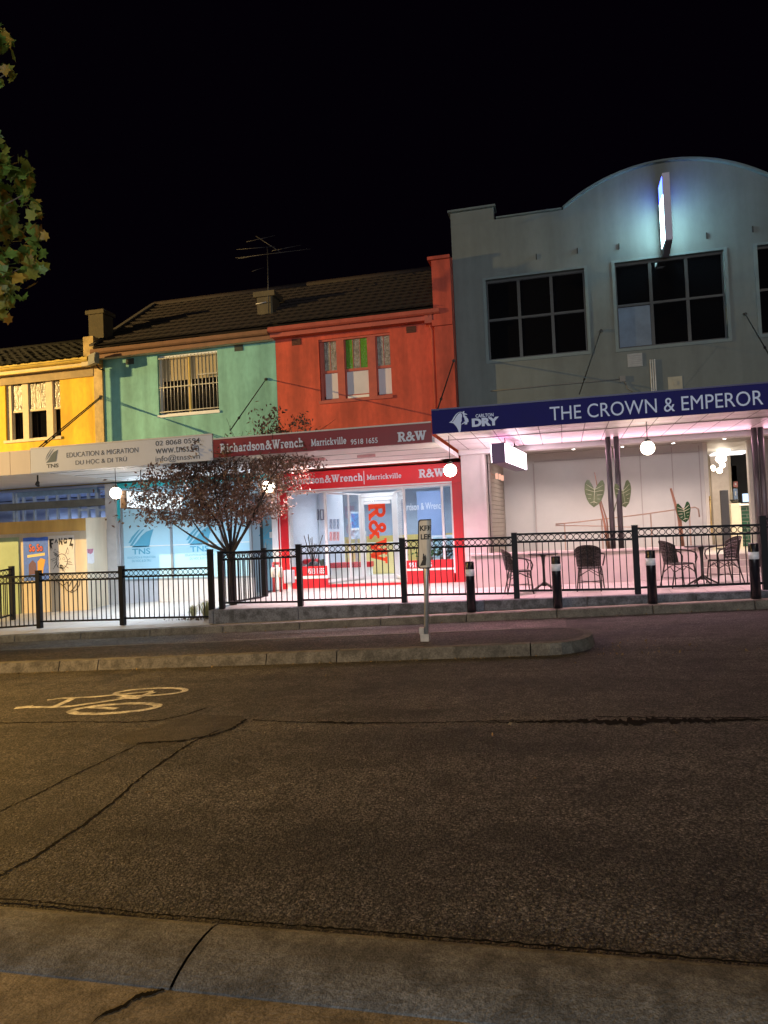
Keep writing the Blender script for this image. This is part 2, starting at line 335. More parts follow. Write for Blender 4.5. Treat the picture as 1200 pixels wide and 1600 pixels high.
def px_rect(pts, Y):
    P = [W(a, b, Y) for a, b in pts]
    return (min(p.x for p in P), max(p.x for p in P), (P[1].z+P[3].z)/2 if len(P) == 4 else min(p.z for p in P), (P[0].z+P[2].z)/2 if len(P) == 4 else max(p.z for p in P))

# ------------------------------------------------------------------ shared materials
M_ = MATS
asph = asphalt('asphalt', (0.052, 0.049, 0.046), (0.098, 0.092, 0.084))
asph2 = asphalt('asphalt_lane', (0.075, 0.066, 0.058), (0.115, 0.10, 0.085), 90, 0.5)
patchm = asphalt('asphalt_patch', (0.030, 0.027, 0.023), (0.050, 0.044, 0.038), 160, 0.5)
crackm = pm('crack_dirt', (0.008, 0.007, 0.006), 0.95, 0.3, 20, spec=.05)
conc = pm('concrete', (0.130, 0.128, 0.120), 0.85, 0.38, 2.2, 0.7, 90, speck=.42)
conc_d = pm('concrete_dirty', (0.085, 0.075, 0.06), 0.85, 0.45, 2.8, 0.6, 80)
kerbm = pm('kerb_concrete', (0.135, 0.128, 0.115), 0.85, 0.35, 3.5, 0.45, 60, speck=.28)
pave = grid_mat('footpath_slabs', (0.40, 0.37, 0.35), (0.22, 0.20, 0.19), 0.9, 0.9, 0.006, 'XY', 0.7, 0.0, 0.12)
pave2 = grid_mat('footpath_pavers', (0.36, 0.33, 0.31), (0.17, 0.15, 0.14), 0.6, 0.6, 0.006, 'XY', 0.6, 0.5, 0.15)
blockm = pm('sandstone_edge', (0.115, 0.125, 0.15), 0.8, 0.4, 6, 0.5, 40, speck=.35)
paint = pm('road_paint', (0.42, 0.42, 0.41), 0.75, 0.35, 9, 0.4, 60, speck=.5)
black = pm('black_paint', (0.008, 0.008, 0.010), 0.32, 0.2, 6)
blackm = pm('black_fence', (0.006, 0.006, 0.009), 0.5, 0.2, 6, spec=.16)
white = pm('white_paint', (0.78, 0.77, 0.75), 0.5, 0.08, 3)
steel = pm('galvanised_steel', (0.42, 0.42, 0.41), 0.45, 0.2, 8, metal=0.6)
darkglass = pm('dark_glass', (0.004, 0.004, 0.005), 0.06, 0.0)
glass = glass_mat('shop_glass', (0.97, 0.99, 1.0), 0.05)
globem = emit('globe_glow', (1.0, 0.86, 0.68), 28.0)

# ================================================================== SETTING
mb = MB()
sk = lambda x: -.036*max(-12, min(12, x))
mb.quad((-70, 2.86+sk(-70), road_z(-70)), (-12, 2.86+sk(-12), road_z(-12)), (12, 2.86+sk(12), road_z(12)), (60, 2.86+sk(60), road_z(60)), (60, 13.32, road_z(60)), (-70, 13.32, road_z(-70)))
mb.build('road', asph, kind='structure')
# ground behind and under everything
mb = MB(); zz = lambda x: road_z(x)-0.35
mb.quad((-160, -120, zz(-160)-0.3), (120, -120, zz(120)-0.3), (120, 160, zz(120)-0.3), (-160, 160, zz(-160)-0.3)); mb.build('ground', conc_d, kind='structure')
# near gutter: a shallow dish of concrete slabs, then the layback and the near footpath
prof = [(2.885, 0.003), (2.84, 0.016), (2.76, 0.021), (2.68, 0.019), (2.61, 0.010), (2.55, -0.004), (2.51, -0.018), (2.485, -0.030), (2.476, -0.042)]
joints = [-70, -12, -4.9, G(330, 1458).x, 3.3, 12, 60]; sh_ = lambda y: 0.0
mb = MB()
for a, b in zip(joints, joints[1:]):
    a2, b2 = a+0.006, b-0.006
    n = max(1, int((b2-a2)/0.25)) if b2-a2 < 16 else 1
    for (y0, h0), (y1, h1) in zip(prof, prof[1:]):
        mb.quad((a2, y0+sk(a2), road_z(a2)+h0), (b2, y0+sk(b2), road_z(b2)+h0), (b2+sh_(y1), y1+sk(b2), road_z(b2)+h1), (a2+sh_(y1), y1+sk(a2), road_z(a2)+h1), smooth=True)
mb.build('gutter', conc, kind='structure')
mb = MB(); mb.quad((-70, 3.5, road_z(-70)-0.05), (60, 3.5, road_z(60)-0.05), (60, 1.6, road_z(60)-0.05), (-70, 1.6, road_z(-70)-0.05)); mb.build('gutter_bed', crackm, kind='structure')
mb = MB()
for a, b in zip([-70, -12, 12], [-12, 12, 60]):
    mb.quad((a+.0, 2.50+sk(a), road_z(a)-0.036), (b-.0, 2.50+sk(b), road_z(b)-0.036), (b-.0, 1.6, road_z(b)-0.03), (a+.0, 1.6, road_z(a)-0.03))
    mb.quad((a+.0, 1.6, road_z(a)-0.03), (b-.0, 1.6, road_z(b)-0.03), (b-.0, -30, road_z(b)+0.1), (a+.0, -30, road_z(a)+0.1))
mb.build('near_footpath', pm('layback_concrete', (0.20, 0.17, 0.13), 0.85, 0.4, 2.0, 0.6, 80, speck=.38), kind='structure')

def ground_strip(name, pts, wd, mat, lift, jitter=0.0, sub=6, sloped=True):
    """irregular strip along points given on the road surface"""
    P = []
    for a, b in zip(pts, pts[1:]):
        for k in range(sub): P.append(Vector(a).lerp(Vector(b), k/sub))
    P.append(Vector(pts[-1])); mb = MB(); prev = None
    for k, p in enumerate(P):
        d = (P[min(k+1, len(P)-1)]-P[max(k-1, 0)]); d.z = 0; d.normalize(); n = Vector((-d.y, d.x, 0))
        wv = wd(k/(len(P)-1)) if callable(wd) else wd
        p = p+n*random.uniform(-jitter, jitter)
        a = p+n*wv*random.uniform(0.12, 0.75) if jitter else p+n*wv/2
        b = p-n*wv*random.uniform(0.12, 0.75) if jitter else p-n*wv/2
        for q in (a, b): q.z = road_z(q.x)+lift
        if prev: mb.quad(prev[0], a, b, prev[1])
        prev = (a, b)
    return mb
def bump_w(c0, c1, w0, w1):
    return lambda t: w0+(w1-w0)*max(0, 1-abs((t-c0)/c1))
cr_mb = []
cr_mb.append(ground_strip('c', [G(*p) for p in ((-300,1131),(0,1130),(60,1129),(130,1128),(200,1129),(250,1126),(290,1117),(325,1106))], 0.026, crackm, .004, .012, 14))
cr_mb.append(ground_strip('c', [G(*p) for p in ((395,1125),(440,1128),(500,1129),(560,1130),(620,1130),(700,1129),(770,1127),(820,1126))], bump_w(.38, .18, .02, .07), crackm, .004, .01, 14))
cr_mb.append(ground_strip('c', [G(*p) for p in ((760,1130),(830,1128),(900,1127),(970,1129),(1040,1126),(1100,1127),(1160,1125),(1300,1126))], bump_w(.5, .45, .02, .19), crackm, .004, .014, 14))
cr_mb.append(ground_strip('c', [G(*p) for p in ((930,1120),(1000,1121),(1080,1122),(1140,1122),(1200,1121),(1300,1120))], .022, crackm, .004, .01, 12))
cr_mb.append(ground_strip('c', [G(*p) for p in ((345,1140),(300,1160),(255,1190),(220,1215),(175,1255),(130,1290),(90,1315),(50,1342),(0,1368),(-60,1400))], .020, crackm, .004, .008, 14))
cr_mb.append(ground_strip('c', [G(*p) for p in ((215,1164),(165,1188),(110,1214),(55,1243),(0,1268),(-80,1300))], .014, crackm, .004, .007, 14))
cr_mb.append(ground_strip('c', [G(*p) for p in ((215,1162),(250,1160),(285,1158),(330,1150),(365,1138),(385,1124))], .036, crackm, .006, .012, 12))
allc = MB()
for c in cr_mb:
    i = len(allc.v); allc.v += c.v; allc.f += [tuple(i+k for k in f) for f in c.f]; allc.sm += c.sm
allc.build('road_crack', crackm, kind='structure')
# worn patch of tar
pts = [G(*p) for p in ((172,1153),(205,1143),(240,1136),(275,1124),(300,1118),(340,1117),(376,1119),(388,1126),(360,1139),(330,1149),(288,1157),(262,1166),(235,1170),(222,1163),(200,1162))]
mb = MB(); mb.quad(*[(p.x, p.y, road_z(p.x)+0.0022) for p in pts]); mb.build('road_patch', patchm, kind='structure')
# dirt edge between asphalt and gutter
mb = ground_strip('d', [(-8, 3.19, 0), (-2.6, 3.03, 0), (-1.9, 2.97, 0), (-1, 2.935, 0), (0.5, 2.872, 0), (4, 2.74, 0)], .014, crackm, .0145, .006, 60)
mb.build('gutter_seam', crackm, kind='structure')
# crack in the layback
P = [G(*p, -0.033) for p in ((262,1541),(250,1547),(236,1552),(222,1554),(208,1559),(200,1566),(190,1573),(176,1579),(160,1585),(148,1594),(136,1608),(110,1640))]
mb = MB(); prev = None; z = lambda x, y: road_z(x)-0.036+(2.5+sk(x)-y)*0.0067+0.004
for k in range(len(P)*5-5):
    p = P[k//5].lerp(P[k//5+1], (k % 5)/5); wv = random.uniform(.006, .016)*(.4+.9*math.sin(math.pi*min(1, k/45))); p.y += random.uniform(-.003, .003); q = (p.x, min(p.y, 2.474+sk(p.x)))
    a = Vector((q[0], q[1]+wv, z(q[0], q[1]+wv))); b = Vector((q[0]+wv*.6, q[1]-wv, z(q[0], q[1]-wv)))
    if prev: mb.quad(prev[0], a, b, prev[1])
    prev = (a, b)
mb.build('footpath_crack', crackm, kind='structure')

# bicycle symbols painted on the lane
def bike(strokes, mat):
    mb = MB()
    for k, (pts, wd) in enumerate(strokes):
        s = ground_strip('b', pts, wd, mat, 0.004+0.0004*k, 0, 3); i = len(mb.v)
        mb.v += s.v; mb.f += [tuple(i+q for q in f) for f in s.f]; mb.sm += s.sm
    return mb
def ell(pc, pr, pt, n=26):
    c = G(*pc); a = G(*pr)-c; b = G(*pt)-c
    return [c+a*math.cos(2*math.pi*k/n)+b*math.sin(2*math.pi*k/n) for k in range(n+1)]
def c3(*p): return [G(a/3, 960+b/3) for a, b in p]
st = [(ell((179,1107.5), (247,1103.5), (185,1100.5)), .10), (ell((235,1081.5), (290,1079), (237,1076)), .075),
      (c3((70,441),(150,433)), .12), (c3((145,437),(250,436),(330,433),(540,402),(640,388)), .085), (c3((248,437),(300,415),(350,392)), .085),
      (c3((222,404),(290,394),(345,395)), .07), (c3((345,394),(450,388),(530,380),(620,372),(720,362)), .08), (c3((400,436),(545,445)), .09), (c3((560,390),(640,396),(720,366)), .10)]
bike(st, paint).build('road_marking', paint, kind='structure')
st = [([G(*p) for p in ((365,1000),(400,999),(440,998),(480,997),(522,996))], .07), ([G(*p) for p in ((365,1003),(420,1001),(470,999))], .07), ([G(*p) for p in ((430,1001),(500,998))], .06)]
bike(st, paint).build('road_marking', paint, kind='structure')

# median island: kerb stones round a worn asphalt top, rounded nose
Y0, Y1, XN = 9.47, 11.10, -0.25
def median_outline(inset, xl=-60):
    r = (Y1-Y0)/2-inset; c = ((Y0+Y1)/2)
    out = [(xl, Y0+inset)]
    for k in range(13): a = -math.pi/2+math.pi*k/12; out.append((XN+r*0.72*math.cos(a), c+r*math.sin(a)))
    out.append((xl, Y1-inset)); return out
zt = lambda h: (lambda x, y: road_z(x)+h)
mb = MB()
xs = [-60, -20, X_(0,9.5)-1, G(93,1038,.1).x, G(160,1034,.1).x+0.0, G(413,1028,.1).x, G(522,1025,.1).x, G(828,1015,.1).x]
for a, b in zip(xs, xs[1:]):
    mb._hex([(a+.008, Y0+0.0, road_z(a)-.05), (b-.008, Y0, road_z(b)-.05), (b-.008, Y0+.20, road_z(b)-.05), (a+.008, Y0+.20, road_z(a)-.05),
             (a+.008, Y0+.06, road_z(a)+.145), (b-.008, Y0+.06, road_z(b)+.145), (b-.008, Y0+.20, road_z(b)+.15), (a+.008, Y0+.20, road_z(a)+.15)])
    mb._hex([(a+.008, Y1-.16, road_z(a)-.05), (b-.008, Y1-.16, road_z(b)-.05), (b-.008, Y1, road_z(b)-.05), (a+.008, Y1, road_z(a)-.05),
             (a+.008, Y1-.16, road_z(a)+.15), (b-.008, Y1-.16, road_z(b)+.15), (b-.008, Y1-.03, road_z(b)+.145), (a+.008, Y1-.03, road_z(a)+.145)])
o1 = median_outline(0)[1:-1]; o2 = median_outline(.06)[1:-1]; o3 = median_outline(.20)[1:-1]
xe = xs[-1]+.008
o1 = [(xe, Y0)]+o1+[(xe, Y1)]; o2 = [(xe, Y0+.06)]+o2+[(xe, Y1-.06)]; o3 = [(xe, Y0+.2)]+o3+[(xe, Y1-.2)]
for k in range(len(o1)-1):
    q = lambda p, h: (p[0], p[1], road_z(p[0])+h)
    mb.quad(q(o1[k], -.05), q(o1[k+1], -.05), q(o2[k+1], .145), q(o2[k], .145)); mb.quad(q(o2[k], .145), q(o2[k+1], .145), q(o3[k+1], .15), q(o3[k], .15))
mb.build('median_kerb', pm('median_concrete', (0.10, 0.095, 0.08), .85, .4, 3, .5, 60, speck=.35), kind='structure')
mb = MB(); o4 = median_outline(.15)
mb.quad(*[(x, y, road_z(x)+0.146) for x, y in o4]); mb.build('median_top', asphalt('median_asphalt', (0.035,0.031,0.026), (0.062,0.054,0.044), 60, .7), kind='structure')
# bike lane on the far side, lighter and smoother
mb = MB(); mb.quad((-60, Y1-.02, road_z(-60)+.004), (XN+0.2, Y1-.02, road_z(XN)+.004+.0062), (XN+.2, 13.32, road_z(XN)+.004+.0062), (-60, 13.32, road_z(-60)+.004)); mb.build('bike_lane', asph2, kind='structure')

# far kerb
mb = MB(); kx = [-60, -16]+[-14.6+1.6*i for i in range(15)]+[60]
for i, (a, b) in enumerate(zip(kx, kx[1:])):
    a2, b2 = a+.006, b-.006
    mb._hex([(a2, 13.30, road_z(a)-.05), (b2, 13.30, road_z(b)-.05), (b2, 13.47, road_z(b)-.05), (a2, 13.47, road_z(a)-.05),
             (a2, 13.33, road_z(a)+.14), (b2, 13.33, road_z(b)+.14), (b2, 13.47, road_z(b)+.145), (a2, 13.47, road_z(a)+.145)])
mb.build('far_kerb', kerbm, kind='structure', bevel=0.012)
mb = MB()  # strip the bollards stand on
mb.quad((-60, 13.46, road_z(-60)+.141), (60, 13.46, road_z(60)+.141), (60, 13.9, road_z(60)+.141), (-60, 13.9, road_z(-60)+.141)); mb.build('kerb_strip', pm('kerb_strip_concrete', (0.27,0.24,0.20), .8, .3, 3, .4, 60), kind='structure')
# low footpath (left) and raised footpath (right)
mb = MB(); mb.quad((-60, 13.5, low_z(-60, 13.5)+.004), (-6.99, 13.5, low_z(-6.99, 13.5)+.004), (-6.99, 19, .13), (-11.9, 19, .13), (-60, 19, -1.3)); mb.build('low_footpath', pave, kind='structure')
mb = MB(); P = [(-6.97, 13.86), (3.2, 13.86), (30, 13.86), (30, 18), (-6.97, 18)]
mb.prismz([(-6.97, 13.86), (16, 13.86), (16, 18.6), (-7.02, 18.6)], -0.5, plat_z); mb.build('raised_footpath', pave2, kind='structure')
mb = MB(); ex = [-6.99]+[-6.99+1.83*i for i in range(1, 14)]
for a, b in zip(ex, ex[1:]):
    mb._hex([(a+.004, 13.70, -.3), (b-.004, 13.70, -.3), (b-.004, 13.858, -.3), (a+.004, 13.858, -.3), (a+.004, 13.70, plat_z(a, 13.7)+.004), (b-.004, 13.70, plat_z(b, 13.7)+.004), (b-.004, 13.858, plat_z(b, 13.85)+.004), (a+.004, 13.858, plat_z(a, 13.85)+.004)])
mb._hex([(-7.10, 13.70, -.3), (-6.994, 13.70, -.3), (-6.994, 18, -.3), (-7.10, 18, -.3), (-7.10, 13.70, plat_z(-7, 13.7)+.004), (-6.994, 13.70, plat_z(-7, 13.7)+.004), (-6.994, 17.4, plat_z(-7, 17.4)+.004), (-7.10, 17.4, plat_z(-7, 17.4)+.004)])
mb.build('footpath_edge', blockm, kind='structure', bevel=.012)

# ================================================================== BUILDINGS
YW = 17.5
yel = pm('yellow_paint', (0.86, 0.51, 0.02), 0.75, 0.12, 1.2, 0.2, 30, streak=True, grime=.24)
grn = pm('green_paint', (0.19, 0.46, 0.42), 0.75, 0.10, 1.0, 0.2, 30, streak=True, grime=.24)
redp = pm('red_paint', (0.58, 0.082, 0.042), 0.7, 0.16, 1.0, 0.2, 30, streak=True, grime=.30)
greyp = pm('grey_paint', (0.145, 0.168, 0.165), 0.75, 0.12, 0.9, 0.2, 30, streak=True, grime=.12)
tile_d = pm('roof_tile', (0.013, 0.006, 0.005), 0.8, 0.6, 5, 0.4, 25)
tile_m = pm('mossy_roof', (0.006, 0.0055, 0.003), 0.9, 0.7, 3, 0.9, 14)
timber = pm('brown_timber', (0.20, 0.10, 0.055), 0.7, 0.25, 4)
redtim = pm('red_timber', (0.42, 0.09, 0.06), 0.6, 0.2, 4)
soffm = pm('soffit_board', (0.62, 0.57, 0.52), 0.7, 0.12, 2)
cream = pm('cream_paint', (0.62, 0.52, 0.34), 0.65, 0.2, 4)
brickc = pm('rendered_chimney', (0.085, 0.07, 0.04), 0.9, 0.3, 4, 0.6, 25)
navy = pm('navy_sign', (0.014, 0.013, 0.125), 0.6, 0.15, 1.5, spec=.12)
maroon = pm('maroon_sign', (0.24, 0.020, 0.026), 0.5, 0.15, 1.5)
shopred = pm('shopfront_red', (0.52, 0.008, 0.016), 0.45, 0.12, 2)
signwhite = pm('sign_white', (0.66, 0.68, 0.76), 0.55, 0.08, 2)
alu = pm('white_aluminium', (0.72, 0.73, 0.74), 0.4, 0.08, 4)
intw = pm('interior_white', (0.60, 0.65, 0.73), 0.6, 0.06, 1.5)
rodm = pm('iron_rod', (0.02, 0.018, 0.016), 0.6, 0.2, 8)
room_dark = pm('dark_room', (0.006, 0.006, 0.007), 0.9, 0.2, 2)

def tiled_roof(name, x0, x1, ye, ze, yr, zr, mat, parent, course=0.30, pitchx=0.24, amp=0.012, step=0.040, rag=0.0):
    mb = MB(); nx = int((x1-x0)/pitchx*5); L = math.hypot(yr-ye, zr-ze); nc = int(L/course)
    dy, dz = (yr-ye)/L, (zr-ze)/L; rows = []
    for c in range(nc):
        for t, h in ((0.0, step), (0.999, 0.0)): rows.append(((c+t)*L/nc, h))
    i0 = len(mb.v)
    for s, h in rows:
        for k in range(nx+1):
            x = x0+(x1-x0)*k/nx; hh = h+amp*(0.5+0.5*math.cos(2*math.pi*(x-x0)/pitchx))+random.uniform(-rag, rag)
            mb.v.append(Vector((x, ye+dy*s-dz*hh, ze+dz*s+dy*hh)))
    for r in range(len(rows)-1):
        for k in range(nx):
            a = i0+r*(nx+1)+k; mb.f.append((a, a+1, a+nx+2, a+nx+1)); mb.sm.append(False)
    mb.quad((x0, ye, ze-.02), (x1, ye, ze-.02), (x1, yr, zr-.02), (x0, yr, zr-.02))
    mb.quad((x0, yr, zr), (x1, yr, zr), (x1, yr+3.5, zr-2.4), (x0, yr+3.5, zr-2.4))
    mb.tube([(x0, yr, zr+.02), (x1, yr, zr+.02)], .09, 8)
    return mb.build(name, mat, parent)
def gutter(x0, x1, mat, parent, y=17.05, z=6.72):
    mb = MB()
    pts = [(y, z+.12), (y-.015, z+.03), (y+.03, z), (y+.12, z), (y+.14, z+.10), (y+.12, z+.10), (y+.11, z+.02), (y+.04, z+.02), (y+.012, z+.12)]
    n = len(pts); i = len(mb.v)
    mb.v += [Vector((x0, a, b)) for a, b in pts]+[Vector((x1, a, b)) for a, b in pts]
    for k in range(n): mb.f.append((i+k, i+(k+1)%n, i+n+(k+1)%n, i+n+k)); mb.sm.append(False)
    mb.f.append(tuple(range(i, i+n))); mb.f.append(tuple(range(i+n, i+2*n))); mb.sm += [False]*2
    mb.box(x0, x1, y+.145, y+.17, z-.10, z+.08)
    return mb.build('gutter', mat, parent)
def rod(a, b, parent, r=.014):
    mb = MB().tube([a, b], r, 6); d = (Vector(b)-Vector(a))
    mb.tube([Vector(a)+Vector((0, .04, 0)), Vector(a)-Vector((0, .05, 0.02))], .035, 8)
    m = Vector(a)+d*0.8; dd = d.normalized()*.09; mb.tube([m-dd, m, m+dd], [r, r*2.2, r], 6)
    return mb.build('stay_rod', rodm, parent)
def vent(x, z, parent, mat): 
    mb = MB().box(x-.12, x+.12, YW-.012, YW-.002, z-.08, z+.08)
    for k in range(4): mb.box(x-.11, x+.11, YW-.03, YW-.0125, z-.07+k*.038, z-.055+k*.038)
    return mb.build('wall_vent', mat, parent)

# ---------------- yellow building
B1 = thing('shop_building', 'yellow painted two storey shop being refitted behind a plywood hoarding', 'building', (-16, YW, 0))
wy = (X_(8.5, YW, 640), X_(94.5, YW, 640), Z_(50, 695, YW)+.09, Z_(50, 592, YW))
mb = MB().wall(-24, -11.93, 3.3, 6.62, YW, .3, [(wy[0], wy[1], wy[2], wy[3])]); mb.build('wall', yel, B1)

fr = MB()
cx = [wy[0], X_(15.5, YW, 640), X_(33, YW, 640), X_(42, YW, 640), X_(70, YW, 640), X_(80, YW, 640), wy[1]-.03, wy[1]]
z0, z1 = wy[2], wy[3]; zm = z0+(z1-z0)*0.51
for a, b in ((0, 1), (2, 3), (4, 5), (6, 7)): fr.box(cx[a]+.002, cx[b], YW+.06, YW+.2, z0+.08, z1-.07)
fr.box(wy[0], wy[1], YW+.055, YW+.205, z1-.068, z1-.002); fr.box(wy[0]-.05, wy[1]+.03, YW-.05, YW+.205, z0+.004, z0+.078)
win = fr.build('window', cream, B1)
pn = MB(); sash = MB(); lead = MB()
for k, (a, b) in enumerate(((1, 2), (3, 4), (5, 6))):
    xa, xb = cx[a], cx[b]
    sash.box(xa, xb, YW+.09, YW+.13, zm-.03, zm+.03); sash.box(xa, xa+.035, YW+.095, YW+.125, zm+.03, z1-.07); sash.box(xb-.035, xb, YW+.095, YW+.125, zm+.03, z1-.07)
    sash.box(xa, xa+.03, YW+.13, YW+.16, z0+.08, zm-.03); sash.box(xb-.03, xb, YW+.13, YW+.16, z0+.08, zm-.03); sash.box(xa+.03, xb-.03, YW+.13, YW+.16, z0+.08, z0+.12)
    n = 3 if k == 1 else 2
    for q in range(n):
        MB().box(xa+.035+(xb-xa-.07)*q/n+.008, xa+.035+(xb-xa-.07)*(q+1)/n-.008, YW+.107, YW+.112, zm+.03, z1-.072).build('leadlight_pane', pm('textured_amber_glass', (0.05, 0.034, 0.010), 0.22, 0.75, 26, 1.0, 50, spec=0.9), win)
        if q: sash.box(xa+.035+(xb-xa-.07)*q/n-.008, xa+.035+(xb-xa-.07)*q/n+.008, YW+.10, YW+.12, zm+.03, z1-.072)
sash.build('sash', cream, win); 
MB().box(wy[0], wy[1], YW+.25, YW+.28, z0, z1).build('pane', darkglass, win)
# deep eave and roof
gutter(-24, X_(137, 17.05, 560), pm('yellow_gutter', (0.62, 0.45, 0.10), .5, .25, 5), B1, 17.02, 6.53)
MB().box(-24, -12.2, 17.16, YW-.003, 6.47, 6.51).build('eave_soffit', cream, B1)
MB().box(-24, -12.2, YW-.06, YW-.004, 6.22, 6.465).build('frieze_board', pm('weathered_board', (0.36, 0.27, 0.14), .8, .35, 3, .3, 20), B1)
tiled_roof('roof', -24, -12.25, 16.98, 6.60, 20.5, 8.15, tile_m, B1, .28, .26, .03, .035, .012)
# party wall pier with its chimney
pr = MB().box(-12.24, -11.935, 17.1, 17.497, 6.5, 7.2).box(-12.2, -11.935, 17.455, 17.497, 4.2, 6.497).build('pier', pm('peeling_render', (0.52, 0.38, 0.17), .85, .4, 3.5, .5, 25), B1)
MB().box(-12.23, -11.78, 17.35, 17.8, 7.203, 7.86).box(-12.29, -11.73, 17.3, 17.86, 7.863, 7.97).build('chimney', brickc, B1)
MB().box(-12.28, -11.9, 17.06, 17.09, 6.40, 6.52).build('flashing', cream, B1)
vent(X_(121, YW, 583), 6.34, B1, room_dark)
# patch of missing render
mb = MB(); pz = [(629,625),(634,700),(627,730),(640,770),(640,640)]
P = [W(a/4, 480+b/4, YW-.008) for a, b in ((634,575),(640,575),(641,770),(615,765),(606,745),(622,715),(632,700),(628,660),(637,640),(630,610))]
mb.prism([(p.x, p.z) for p in P], YW-.008, YW-.003); mb.build('bare_patch', pm('bare_render', (0.34, 0.28, 0.2), .9, .4, 12, .6, 40), B1)
# awning with blank fascia
aw = MB().box(-24, -11.28, 13.83, YW-.002, 3.30, 3.42).build('awning', soffm, B1)
fb = MB(); fx = [-24, -15.2, X_(17, 13.8, 730), -11.27]
for a, b in zip(fx, fx[1:]): fb.box(a+.006, b-.006, 13.78, 13.827, 3.25, 3.77)
fb.build('awning_fascia', pm('beige_fascia', (0.60, 0.50, 0.42), .6, .12, 1.5, streak=True), aw)
MB().box(-24, -11.2, 13.87, YW-.01, 3.425, 3.46).build('awning_roof', steel, aw)
rod(W(158, 619, YW-.02), W(45, 712, 13.82), aw); rod(W(157, 621, YW-.02)+Vector((0, 0, -.02)), W(62, 702, 13.95), aw)
# gutted shopfront: studs, beams, back room
stud = pm('stud_timber', (0.55, 0.60, 0.66), .7, .2, 5); lav = pm('plasterboard', (0.40, 0.46, 0.66), .8, .1, 2)
mb = MB()
for px in (22, 27, 37, 54, 73, 90, 108, 123.5, 138.5): x = X_(px, 17.9, 800); mb.box(x-.03, x+.03, 17.88, 17.96, 0, Z_(px, 745, 17.9))
x = X_(153, 17.9, 800); mb.box(x-.05, x+.05, 17.86, 17.97, 0, 3.2)
for a, b, y in ((108, 123, 794), (123, 139, 797), (139, 153, 794), (153, 168, 797)): mb.box(X_(a, 17.9, y), X_(b, 17.9, y), 17.885, 17.95, Z_(a, y, 17.9)-.03, Z_(a, y, 17.9)+.03)
mb.box(X_(28, 17.9, 760), X_(165, 17.9, 755), 17.86, 17.94, 3.14, 3.19)
mb.build('stud_frame', stud, B1)
MB().box(-24, -11.95, 17.42, 17.56, Z_(84, 794, 17.45), Z_(84, 783, 17.45)).build('lintel_beam', pm('old_beam', (0.17, 0.16, 0.13), .9, .35, 3, .5, 20), B1)
MB().box(X_(28, 17.75, 770), X_(153, 17.75, 770), 17.72, 17.78, Z_(90, 773.5, 17.75), Z_(90, 759, 17.75)).build('fascia_board', pm('blue_board', (0.30, 0.42, 0.55), .7, .3, 2.5), B1)
mb = MB().box(-24, -12.0, 20.8, 20.9, -.8, 3.2).box(-24, -12, 17.6, 20.8, 3.22, 3.28).box(-12.0, -11.95, 17.6, 20.8, -.8, 3.2)
mb.build('inner_wall', lav, B1)
box('side_pier', pm('grey_pier', (0.45,0.43,0.42), .8, .15, 3), B1, -11.93, -11.62, 17.40, 17.7, 0.0, 3.26)
hb = pm('plywood_sheet', (0.56, 0.46, 0.33), 0.75, 0.28, 1.6, 0.25, 40, streak=True); hb2 = pm('pale_plywood', (0.62, 0.53, 0.40), .75, .2, 2, .25, 40, streak=True)
# hoarding is a thing of its own
HO = thing('hoarding', 'plywood hoarding boxed around the gutted shopfront with posters pasted on it', 'hoarding', (-13, 16.6, 0))
hx = [-24, -19.3, -16.9, X_(32, 16.6, 880), X_(136, 16.6, 880)]; HZ = 2.34
for a, b in zip(hx, hx[1:]): MB().box(a+.005, b-.003, 16.6, 16.63, -.7, HZ-.33).build('plywood_sheet', hb, HO)
MB().box(-24, hx[-1], 16.585, 16.63, HZ-.325, HZ).build('head_board', pm('orange_ply', (0.60, 0.36, 0.10), .7, .25, 2, streak=True), HO)
MB()._hex([(-12.0, 16.601, -.2), (-11.96, 16.601, -.2), (-11.9, 17.38, -.2), (-11.94, 17.38, -.2), (-12.0, 16.601, HZ-.05), (-11.96, 16.601, HZ-.05), (-11.9, 17.38, HZ+.02), (-11.94, 17.38, HZ+.02)]).build('return_sheet', hb2, HO)
MB()._hex([(-12.01, 16.59, HZ-.34), (-11.95, 16.59, HZ-.34), (-11.885, 17.38, HZ-.30), (-11.93, 17.38, HZ-.30), (-12.01, 16.59, HZ+.005), (-11.95, 16.59, HZ+.005), (-11.885, 17.38, HZ+.03), (-11.93, 17.38, HZ+.03)]).build('return_cap', hb2, HO)
dr = MB().box(-15.4, X_(30, 16.58, 880), 16.565, 16.598, -.6, Z_(15, 840, 16.58)).build('door', pm('sage_door', (0.30, 0.38, 0.22), .6, .15, 2), HO)
mb = MB().tube([(-14.62, 16.56, .95), (-14.62, 16.50, .95), (-14.52, 16.50, .95)], .012, 8); mb.build('handle', steel, dr)
mb = MB()   # spray tag below the posters
def sprayed(pts, Y, wd=.012):
    P = [W(a, b, Y) for a, b in pts]
    return P
for pts in ([(88,908),(94,912),(101,917),(104,922)],[(97,908),(101,914),(104,909),(108,916),(112,908)],[(104,922),(112,926),(119,922),(124,914),(125,907)],[(110,925),(116,918),(122,908)]):
    mb.tube([W(a, b, 16.597) for a, b in pts], .011, 5)
mb.build('spray_tag', pm('spray_paint', (0.10, 0.06, 0.03), .8, .3, 20), HO)

